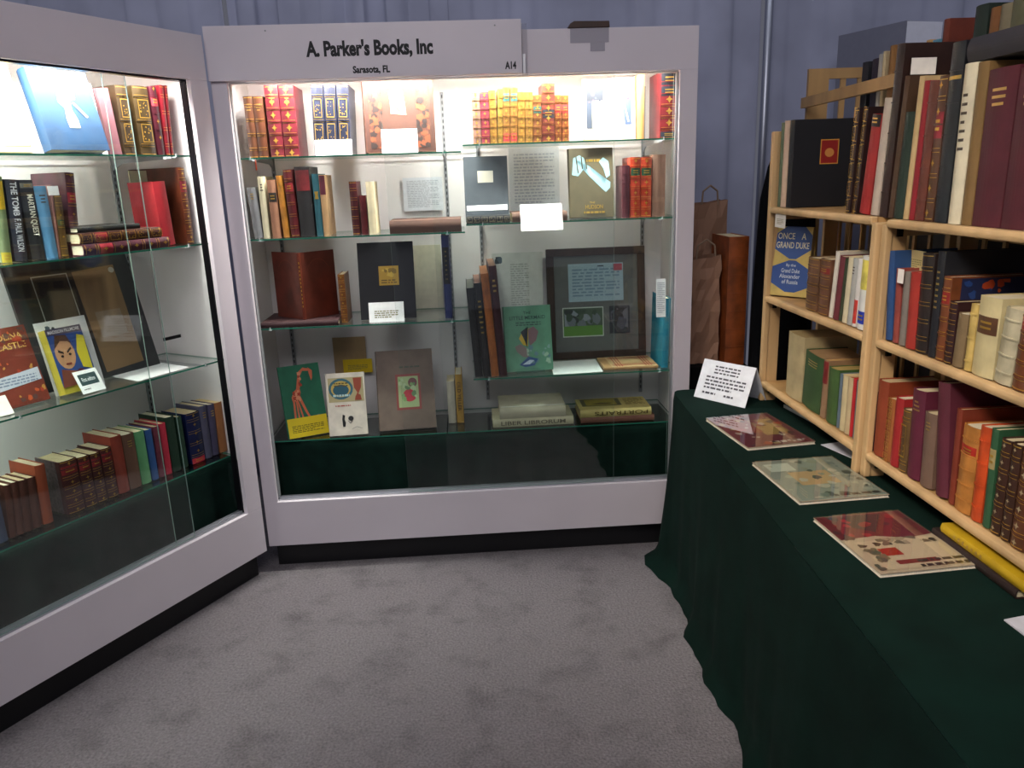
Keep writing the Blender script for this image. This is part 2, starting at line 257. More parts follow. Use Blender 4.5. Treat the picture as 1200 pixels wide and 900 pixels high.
# ---------------------------------------------------------------- books
def spine_strip(m, w, bul, z0, z1, x0=0., x1=1., off=.0008, n=6, mi=0):
    """a strip wrapped round the rounded spine, standing `off` proud"""
    f = lambda t: -bul*math.sin(math.pi*min(max(t, .0), 1.))-off
    vs = []
    for i in range(n+1):
        t = x0+(x1-x0)*i/n; vs += [(t*w, f(t), z0), (t*w, f(t), z1)]
    fs = [(2*i, 2*i+2, 2*i+3, 2*i+1) for i in range(n)]
    k = len(vs)
    for i in range(n+1):
        t = x0+(x1-x0)*i/n; vs += [(t*w, f(t)+off, z0), (t*w, f(t)+off, z1)]
    fs += [(2*i+1, 2*i+3, k+2*i+3, k+2*i+1) for i in range(n)]+[(k+2*i, k+2*i+2, 2*i+2, 2*i) for i in range(n)]
    m.add(vs, fs, mi)
PAGE = ['d8cba8', 'cdbd96', 'd9cfb4', 'c4b08a']
def book_parts(root, w, h, d, hexc, st, face=None, seed=0):
    """spine at y=0 facing -y, x thickness, z height; front cover at x=w"""
    rnd = random.Random(seed*7919+int(w*1e5))
    B = Matrix.Identity(4)
    cl = 'cloth' if not (st.get('nb') or st.get('gl')) else 'leather'
    cm = mat(hexc, cl, .62 if cl == 'cloth' else .42, 18.)
    bt = min(.0028, w*.18); bul = min(.16*w, .007); j = min(.006, d*.06)
    m = MB()
    m.box(0, j, 0, bt, d, h); m.box(w-bt, j, 0, w, d, h)
    n = 8
    out = [(i/n*w, -bul*math.sin(math.pi*i/n)) for i in range(n+1)]
    inn = [(min(max(x, bt*.5), w-bt*.5), y+bt) for x, y in out][::-1]
    inn[0] = (w, j); inn[-1] = (0, j)
    m.prism(out+inn, 0, h)
    if st.get('bord'): pass
    m.build('cover', cm, root, smooth=False)
    pg = MB(); sq = min(.003, h*.015)
    pg.box(bt, bt, sq, w-bt, d-sq*1.2, h-sq)
    pg.build('page_block', mat(st.get('top', PAGE[rnd.randrange(4)]), 'pages', .85, 60.), root)
    if st.get('nb'):
        m = MB(); k = st['nb']
        for i in range(k):
            z = h*(.15+.70*i/max(k-1, 1)) if k > 1 else h*.5
            spine_strip(m, w, bul, z-.0018, z+.0018, .02, .98, .0022)
        m.build('raised_bands', cm, root)
    if st.get('gl'):
        m = MB(); k = st.get('nb') or 4
        for i in range(k):
            z = h*(.15+.70*i/max(k-1, 1))
            for s in (-.0045, .0045): spine_strip(m, w, bul, z+s-.0006, z+s+.0006, .06, .94, .0005)
        for z in (.02, .975): spine_strip(m, w, bul, h*z-.001, h*z+.001, .06, .94, .0005)
        m.build('gilt_lines', mat(G, 'gilt'), root)
    orn = st.get('orn')
    if orn:
        m = MB(); k = st.get('nb') or 5; cw = w*.5; y = -bul-.0011
        def poly(ps): m.add([(x, y, z) for x, z in ps], [tuple(range(len(ps)))])
        zs = [h*(.15+.70*(i-.5)/max(k-1, 1)) for i in range(k+1)]
        zs = [z for z in zs if h*.05 < z < h*.97]
        labs = st.get('lab', [])
        for z in zs:
            if any(a*h < z < b*h for a, b, _ in labs): continue
            ph = h*.7/max(k-1, 1)
            if orn == 'dia': rx, rz = w*.2, min(w*.26, ph*.32); poly([(cw, z-rz), (cw+rx*.35, z-rz*.3), (cw+rx, z), (cw+rx*.35, z+rz*.3), (cw, z+rz), (cw-rx*.35, z+rz*.3), (cw-rx, z), (cw-rx*.35, z-rz*.3)])
            elif orn in ('dot', 'dot2'):
                r_ = min(w*.2, ph*.22)
                for q in range(4):
                    a = q*math.pi/2; poly([(cw+r_*math.cos(a), z+r_*math.sin(a)), (cw+r_*.35*math.cos(a+.8), z+r_*.35*math.sin(a+.8)), (cw, z), (cw+r_*.35*math.cos(a-.8), z+r_*.35*math.sin(a-.8))])
            elif orn in ('fill', 'fillw'):
                pw, pz = w*.34, ph*.38
                for a, b, c2, d2 in ((-1, -1, 1, -.9), (-1, .9, 1, 1), (-1, -1, -.86, 1), (.86, -1, 1, 1)): poly([(cw+a*pw, z+b*pz), (cw+c2*pw, z+b*pz), (cw+c2*pw, z+d2*pz), (cw+a*pw, z+d2*pz)])
                for q in range(9):
                    a, b = rnd.uniform(-.7, .7), rnd.uniform(-.75, .75); r_ = w*rnd.uniform(.03, .07); poly([(cw+a*pw-r_, z+b*pz), (cw+a*pw, z+b*pz-r_), (cw+a*pw+r_, z+b*pz), (cw+a*pw, z+b*pz+r_)])
        if orn == 'top':
            m = MB(); poly([(w*.2, h*.6), (w*.8, h*.6), (w*.7, h*.66), (w*.8, h*.72), (w*.2, h*.72), (w*.3, h*.66)])
        if m.f: m.build('gilt_ornaments', mat(G if orn != 'dot2' and orn != 'fillw' else 'a89878', 'gilt' if orn not in ('dot2', 'fillw') else 'plain'), root)
    for a, b, c in st.get('lab', []):
        m = MB(); spine_strip(m, w, bul, a*h, b*h, .05, .95, .0007); lo_ = m.build('title_label', mat(c, 'leather', .5, 30.), root)
        if b-a < .22 and w > .02:
            g = MB()
            for q in (.3, .6): spine_strip(g, w, bul, h*(a+(b-a)*q), h*(a+(b-a)*(q+.12)), .25, .75, .0013)
            g.build('label_lettering', mat(G, 'gilt'), lo_)
    for a, b, c in st.get('fl', []):
        m = MB(); spine_strip(m, w, bul, a*h, b*h, .05, .95, .0007); m.build('title_label', mat(c, 'leather', .5, 30.), root)
    if st.get('tl'):
        g = MB(); dark = sum(lin(hexc)) > .9
        for q in range(3 if st['tl'] == 1 else 7):
            z = h*(.86-.045*q) if st['tl'] == 1 else h*(.8-.055*q); e = rnd.uniform(.0, .12)
            spine_strip(g, w, bul, z, z+h*.018, .24+e, .76-e, .0006)
        g.build('title_lines', mat('4a4034') if dark else mat('b89a58', 'gilt'), root)
    for key in ('txt', 'txt2'):
        if key in st:
            s, za, zb, c = st[key]; hh = w*.5
            # reads top to bottom: text x -> -z, text y -> +x
            M = Matrix(((0, 1, 0, (w-hh)/2), (0, 0, -1, -bul-.0012), (-1, 0, 0, za*h), (0, 0, 0, 1)))
            lettering(s, (za-zb)*h, hh, M, 'spine_title', mat(c), root, .015)
    if st.get('lb'): m = MB(); m.box(-.0008, .02, 0, 0, d, h); m.build('marbled_side', mat(st['lb'], 'leather', .5, 90.), root)
    if face: art(ART[face], d, h, Matrix(((0, 0, 1, w), (1, 0, 0, 0), (0, 1, 0, 0), (0, 0, 0, 1))), root)
XY = Matrix(((0, 1, 0, 0), (-1, 0, 0, 0), (0, 0, 1, 0), (0, 0, 0, 1)))   # book x -> -y, y -> x
def place_spine_out(fr, u, v, z, lean, w, h, d, hexc, st, label, grp, i, face=None):
    le = R(lean); lift = w*math.sin(le) if le > 0 else 0
    M = F(fr) @ Matrix.Translation((u, v, z+lift)) @ Matrix.Rotation(le, 4, 'Y')
    t = thing('book', M, label, 'book', grp)
    book_parts(t, w, h, d, hexc, st, face, i); return t
def place_face_out(fr, u, v, z, yaw, tilt, w, h, th, hexc, artk, label, grp, i):
    t_ = R(tilt)
    M = F(fr) @ Matrix.Translation((u, v, z+th*math.sin(t_)+.0006)) @ Matrix.Rotation(R(yaw), 4, 'Z') @ Matrix.Rotation(-t_, 4, 'X') @ Matrix.Translation((0, th, 0)) @ XY
    t = thing('book', M, label, 'book', grp); book_parts(t, th, h, w, hexc, {}, artk, i); return t
def place_flat(fr, u, v, z, yaw, ln, th, dep, hexc, st, flip, label, grp, i, topart):
    if not flip: Bm = Matrix(((0, 0, -1, ln), (0, 1, 0, 0), (1, 0, 0, 0), (0, 0, 0, 1)))
    else: Bm = Matrix(((0, 0, 1, 0), (0, 1, 0, 0), (-1, 0, 0, th), (0, 0, 0, 1)))
    M = F(fr) @ Matrix.Translation((u, v, z)) @ Matrix.Rotation(R(yaw), 4, 'Z') @ Bm
    t = thing('book', M, label, 'book', grp); book_parts(t, th, ln, dep, hexc, st, None, i)
    if ART[topart]:
        A = Bm.inverted() @ Matrix.Translation((0, 0, th))
        art(ART[topart], ln, dep, A, t)
    return t
def place_sheet(fr, u, v, z, yaw, tilt, w, h, hexc, artk, label, cat, th, name=None):
    M = F(fr) @ Matrix.Translation((u, v, z+.0005)) @ Matrix.Rotation(R(yaw), 4, 'Z') @ Matrix.Rotation(-R(tilt), 4, 'X')
    nm = name or {'card': 'price_card', 'paper': 'paper_sheet', 'folder': 'folder'}[cat]
    m = MB().box(0, 0, 0, w, th, h)
    if not ART[artk]:
        o = m.build(nm, mat(hexc, 'paper', .8), None); o.matrix_world = M; return tag(o, label, cat)
    t = thing(nm, M, label, cat); m.build('sheet', mat(hexc, 'paper', .8), t)
    art(ART[artk], w, h, Matrix(((1, 0, 0, 0), (0, 0, -1, 0), (0, 1, 0, 0), (0, 0, 0, 1))), t); return t
def easel(M, w, label):
    """small clear stand: ledge with an upturned lip and a sloping back"""
    t = thing('clear_stand', M, label, 'stand')
    MB().box(0, -.012, 0, w, .07, .004).build('ledge', [ACRYL], t)
    MB().box(0, -.014, 0, w, -.011, .022).build('lip', [ACRYL], t)
    MB().box(w*.25, .055, 0, w*.75, .059, .12, mat_=Matrix.Rotation(R(-12), 4, 'X')).build('back_rest', [ACRYL], t)

# ================================================================ SETTING
fl = MB(); fl.box(-5, -3.5, -.05, 5, 4.6, 0); struct(fl.build('floor', mat((.212, .195, .204), 'carpet', .95, 5.5)))
def pleats(x, seed):
    rnd = random.Random(seed); return [(rnd.uniform(.6, 1.6), rnd.uniform(0, 6.28), rnd.uniform(.4, 1)) for _ in range(5)]
def curtain(name, x0, x1, y, z1, seed, freq, amp, label):
    ps = pleats(0, seed)
    def f(a, b):
        x = x0+(x1-x0)*a; s = sum(k*math.sin(x*freq*fq+ph) for fq, ph, k in ps)/2.4
        s = math.copysign(abs(s)**.7, s)
        sag = .02*math.sin(b*3+x*3)
        return (x+.012*math.sin(x*freq*2+seed), y+amp*s*(1.1-.35*b)+sag, b*z1)
    o = MB().grid(f, int((x1-x0)*120), 12).build(name, mat('a4a8be', 'drape', .85, 3.), None, smooth=True)
    so = o.modifiers.new('thickness', 'SOLIDIFY'); so.thickness = .002
    return tag(o, label, 'curtain', 'pale blue drapes hung behind the booth')
curtain('drape_curtain', -4.6, -1.35, 4.1, 3.3, 3, 19, .03, 'pale blue pleated drape behind the left display case')
curtain('drape_curtain', -1.33, -.26, 4.12, 3.3, 5, 30, .03, 'tightly pleated blue drape behind the sign lettering')
curtain('drape_curtain', -.24, 1.27, 4.1, 3.3, 8, 20, .028, 'pale blue drape behind the right half of the facing case')
curtain('drape_curtain', 1.33, 4.6, 4.12, 3.3, 13, 17, .032, 'pale blue drape to the right of the metal pole')
MB().tube((1.30, 4.03, 0), (1.30, 4.03, 3.3), .02, 14).build('drape_pole', mat('a8acb8', 'metal'), None, True)
tag(bpy.data.objects['drape_pole'], 'grey metal pole between two blue drapes', 'pole')

# ================================================================ DISPLAY CASES
WH = mat('dad2d9', 'laminate', .45, 3.); WI = mat('e6e2e2', 'laminate', .55, 3.); BKP = mat('0c0c10', 'laminate', .5)
ALU = mat('8e9094', 'plain', .4); DK = mat('2a2a30', 'metal')
def case(fr, x0, x1, ir_l, ir_r, label, fas, doors, bays, shelves, left=False):
    """front face in plane v=0; x0,x1 outer sides; ir_* inner edges of the opening"""
    t = thing('display_case', F(fr), label, 'display case')
    zb, zo, zt0, zt, D = .1117, .3126, 1.983, 2.136, .46
    MB().box(x0, 0, zb, x1, .02, zo).build('base_panel', WH, t, bevel=.0012)
    MB().box(x0, 0, zo, x0+ir_l, .02, zt0).build('stile', WH, t, bevel=.0012)
    MB().box(x1-ir_r, 0, zo, x1, .02, zt0).build('stile', WH, t, bevel=.0012)
    MB().box(x0, 0, zt0, x1, .02, zt).build('fascia', WH, t, bevel=.0012)
    MB().box(x0, .0205, zb, x0+.022, D, zt-.005).build('side_panel', WI, t)
    MB().box(x1-.022, .0205, zb, x1, D, zt-.005).build('side_panel', WI, t)
    MB().box(x0+.023, .425, zb, x1-.023, .445, zt-.005).build('back_panel', WI, t)
    MB().box(x0+.023, .0205, 2.112, x1-.023, .424, 2.13).build('top_panel', WI, t)
    MB().box(x0+.023, .0205, zb+.01, x1-.023, .424, zb+.03).build('bottom_panel', WI, t)
    MB().box(x0+.02, .045, 0, x1-.02, D-.02, zb-.001).build('kick_plate', BKP, t)
    m = MB(); a, b = x0+ir_l, x1-ir_r
    m.box(a, .021, zo-.004, b, .05, zo+.004); m.box(a, .030, zo+.004, b, .032, zo+.012); m.box(a, .046, zo+.004, b, .048, zo+.012); m.build('bottom_track', mat('b8bac0', 'metal'), t)
    m = MB(); m.box(a, .021, zt0-.006, b, .05, zt0+.004); m.build('top_track', DK if fr == 'L' else WI, t)
    m = MB(); m.box(a, .021, zo+.012, a+.004, .05, zt0-.006); m.build('side_channel', ALU, t)
    m = MB(); m.box(b-.005, .021, zo+.012, b, .05, zt0-.006); m.build('side_channel', DK if fr == 'L' else ALU, t)
    # tube lamp above the opening, behind the fascia
    lm = MB(); lm.box(a+.05, .045, 2.085, b-.05, .105, 2.111).build('lamp_housing', mat('e0e0e0'), t)
    tb = MB(); tb.tube((a+.08, .075, 2.072), (b-.08, .075, 2.072), .011, 10).build('lamp_tube', mat('fff6ea', 'tube'), t, True)
    l = bpy.data.lights.new('case_lamp', 'AREA'); l.shape = 'RECTANGLE'; l.size = b-a-.16; l.size_y = .09; l.energy = LAMP*(b-a); l.color = (1, .955, .90); l.spread = R(135)
    lo = bpy.data.objects.new('case_lamp', l); col.objects.link(lo); lo.parent = t; lo.location = ((a+b)/2, .075, 2.055); lo.rotation_euler = (R(12), 0, 0)
    # slotted standards on the back
    for x in bays:
        s = MB(); s.box(x-.0075, .417, .60, x+.0075, .4248, 1.97)
        for i in range(54):
            z = .62+i*.025; s.box(x-.0022, .4163, z, x+.0022, .4171, z+.014, 1)
        s.build('shelf_standard', [ALU, mat('101012')], t)
    for z, xs, xa, xb in shelves:
        for x in xs:
            br = MB(); br.prism([(.417, z-.0435), (.417, z-.0035), (.085, z-.0035), (.085, z-.012), (.36, z-.02)], x-.0022, x+.0022, 'x'); br.build('shelf_bracket', ALU, t)
    return t
LAMP = 26
SH_C = [(1.716, (.095, .834), .035, .905), (1.407, (.095, .834), .035, .905), (1.049, (.095, .834), .035, .905), (1.740, (.977, 1.705), .911, 1.782), (1.435, (.977, 1.705), .911, 1.782), (.796, (.977, 1.705), .911, 1.782)]
tC = case('C', 0, 1.8168, .0577, .068, 'white glass fronted display case facing the camera under the lettered sign', 0, 0, (.095, .834, .977, 1.705), SH_C)
XL = -1.8168
SH_L = [(1.728, (-.13, -.84), -.91, -.035), (1.408, (-.13, -.84), -.91, -.035), (.953, (-.13, -.84), -.91, -.035), (1.728, (-1.0, -1.7), -1.78, -.915), (1.408, (-1.0, -1.7), -1.78, -.915), (.953, (-1.0, -1.7), -1.78, -.915)]
tL = case('L', XL, 0, .068, .0753, 'white glass fronted display case angled at the left of the frame', 0, 0, (-.13, -.84, -1.0, -1.7), SH_L)
SN = {('C', 1.716): 'upper left', ('C', 1.407): 'second left', ('C', 1.049): 'third left', ('C', 1.740): 'upper right', ('C', 1.435): 'second right', ('C', .796): 'lower right', ('L', 1.728): 'top', ('L', 1.408): 'second', ('L', .953): 'third'}
for fr, shs in (('C', SH_C), ('L', SH_L)):
    for k, (z, xs, xa, xb) in enumerate(shs):
        if fr == 'L' and k > 2: far = True
        else: far = False
        m = MB(); y0, y1 = .062, .405; vs = [(x, y, q) for q in (z-.0065, z-.0005) for y in (y0, y1) for x in (xa, xb)]
        m.add(vs, [(0, 2, 3, 1), (4, 5, 7, 6)]); m.add(vs, [(0, 1, 5, 4), (2, 6, 7, 3), (0, 4, 6, 2), (1, 3, 7, 5)], 1)
        o = m.build('glass_shelf', [SHELF, EDGE]); o.matrix_world = F(fr)
        if fr == 'C': lb = '%s glass shelf with green edge in the facing case' % SN[(fr, z)]
        else: lb = ('%s glass shelf of the left case, bay beside the corner' if not far else '%s glass shelf of the left case, bay running out of the frame') % SN[(fr, z)]
        tag(o, lb, 'shelf', 'glass shelves in the display cases')
        c = MB()
        for x in xs: c.box(x-.006, .057, z-.010, x+.006, .075, z-.0066); c.box(x-.002, .058, z-.0066, x+.002, .0618, z+.004)
        o = c.build('shelf_clips', mat('b8c0c0', 'gloss'), tC if fr == 'C' else tL); 
# sliding glass doors
def pane(fr, x0, x1, y, label):
    m = MB(); z0, z1 = .3175, 1.976; vs = [(x, q, z) for z in (z0, z1) for q in (y, y+.005) for x in (x0, x1)]
    m.add(vs, [(0, 1, 5, 4), (2, 6, 7, 3)]); m.add(vs, [(0, 4, 6, 2), (1, 3, 7, 5), (0, 2, 3, 1), (4, 5, 7, 6)], 1)
    o = m.build('glass_door', [PANE, mat('93aca4', 'gloss')]); o.matrix_world = F(fr); return tag(o, label, 'glass door', 'sliding glass doors of the display cases')
pane('C', .610, 1.50, .0245, 'front sliding glass pane of the facing case, starting left of centre')
pane('C', .782, 1.735, .038, 'rear sliding glass pane of the facing case, slid right')
pane('L', -1.20, -.318, .0245, 'front sliding glass pane of the left case, right end left open')
pane('L', -1.745, -.392, .038, 'rear sliding glass pane of the left case, partly behind the front pane')
# decks under green cloth, with glass on top
def deck(fr, xa, xb, z, label, label2):
    o = MB().box(xa+.03, .11, .145, xb-.03, .40, z-.024).build('plinth', mat('3a3a3a', 'board')); o.matrix_world = F(fr); tag(o, label2, 'plinth')
    m = MB(); n = 60; L_ = xb-xa
    prof = [(.416, z-.0205), (.3, z-.0165), (.2, z-.016), (.12, z-.016), (.095, z-.017), (.088, z-.03), (.086, z-.10), (.084, z-.2), (.082, .15)]
    def f(a, b):
        i = b*(len(prof)-1); k = min(int(i), len(prof)-2); t_ = i-k
        y = prof[k][0]*(1-t_)+prof[k+1][0]*t_; zz = prof[k][1]*(1-t_)+prof[k+1][1]*t_
        x = xa+L_*a; dz = max(0, (z-.03)-zz)
        y += dz*.05*math.sin(x*23+math.sin(x*7)*2)-dz*.02*math.sin(x*61)
        return (x, y, zz)
    m.grid(f, n*2, 24); o = m.build('green_cloth', mat('071f19', 'felt', .95, 20.), None, True); o.matrix_world = F(fr)
    s = o.modifiers.new('thickness', 'SOLIDIFY'); s.thickness = .0015
    tag(o, label, 'cloth')
deck('C', .026, 1.789, .5565, 'dark green cloth draped over the bottom deck of the facing case', 'low plinth under the green cloth in the facing case')
deck('L', XL+.026, -.026, .5485, 'dark green cloth draped over the bottom deck of the left case', 'low plinth under the green cloth in the left case')
for fr, xa, xb, z, lb in (('C', .03, .785, .563, 'left glass plate lying on the green deck of the facing case'), ('C', .79, 1.785, .563, 'right glass plate lying on the green deck of the facing case'), ('L', XL+.03, -.05, .556, 'glass plate lying on the green deck of the left case')):
    m = MB(); vs = [(x, y, q) for q in (z-.006, z-.0005) for y in (.07, .41) for x in (xa, xb)]
    m.add(vs, [(0, 2, 3, 1), (4, 5, 7, 6)]); m.add(vs, [(0, 1, 5, 4), (2, 6, 7, 3), (0, 4, 6, 2), (1, 3, 7, 5)], 1)
    o = m.build('glass_plate', [SHELF, EDGE]); o.matrix_world = F(fr); tag(o, lb, 'glass plate')
# sign board on the facing case
sg = thing('sign_board', F('C'), 'long white sign board lettered with the bookshop name above the case', 'sign')
MB().box(-.002, -.014, 1.984, 1.147, -.001, 2.170).build('board', WH, sg, bevel=.001)
MX = lambda x, z, y=-.0145: Matrix(((1, 0, 0, x), (0, 0, -1, y), (0, 1, 0, z), (0, 0, 0, 1)))
BLK = mat('0c0c12')
lettering("A. Parker's Books, Inc", .462, .066, MX(.358, 2.048), 'lettering', BLK, sg, .045)
lettering('Sarasota, FL', .136, .030, MX(.522, 1.994), 'lettering', BLK, sg, .04)
lettering('A14', .042, .027, MX(1.083, 1.999), 'lettering', BLK, sg, .04)
for x in (.22, 1.05): MB().tube((x, -.0155, 2.15), (x, -.013, 2.15), .003).build('screw', ALU, sg)
m = MB(); m.box(1.147, -.016, 1.975, 1.168, -.0145, 2.155); m.box(1.147, -.016, 1.975, 1.1485, -.001, 2.155)
o = m.build('clear_clip', WRAP); o.matrix_world = F('C'); tag(o, 'clear plastic clip strip at the end of the sign board', 'clip')
o = MB().box(1.150, -.0175, 1.982, 1.159, -.0162, 2.05).build('tape_strip', mat('f4f4f8', 'gloss')); o.matrix_world = F('C'); tag(o, 'short bright tape strip beside the A14 lettering', 'tape')
wp = MB(); wp.prism([(1.322, 2.1365), (1.478, 2.1365), (1.476, 2.158), (1.345, 2.160), (1.33, 2.152)], -.006, .08, 'y')
o = wp.build('wood_block', mat('3c2418', 'wood', .5, 30.), bevel=.002); o.matrix_world = F('C'); tag(o, 'dark wooden piece lying on top of the facing case', 'wood block')
for k, (a, b, c, d) in enumerate(((1.33, 1.475, 2.085, 2.137), (1.405, 1.46, 2.055, 2.0845))):
    o = MB().box(a, -.0012, c, b, -.0002, d).build('tape_patch', mat('a8a4ae', 'gloss')); o.matrix_world = F('C')
    tag(o, ('wide grey tape patch below the dark wooden piece', 'small grey tape patch below the wide one')[k], 'tape')
# black bundle of cloth at the end of the left deck
m = MB()
def f(a, b):
    th = a*2*math.pi; r = .028+.008*math.sin(5*th+b*6)+.012*math.sin(math.pi*b)
    return (-.052+r*.7*math.cos(th), .075+r*.5*math.sin(th), .325+.2*b)
m.grid(f, 20, 10); o = m.build('cloth_bundle', mat('0c1a18', 'felt', .95), None, True); o.matrix_world = F('L'); tag(o, 'dark cloth bundle bunched at the right end of the left case', 'cloth')

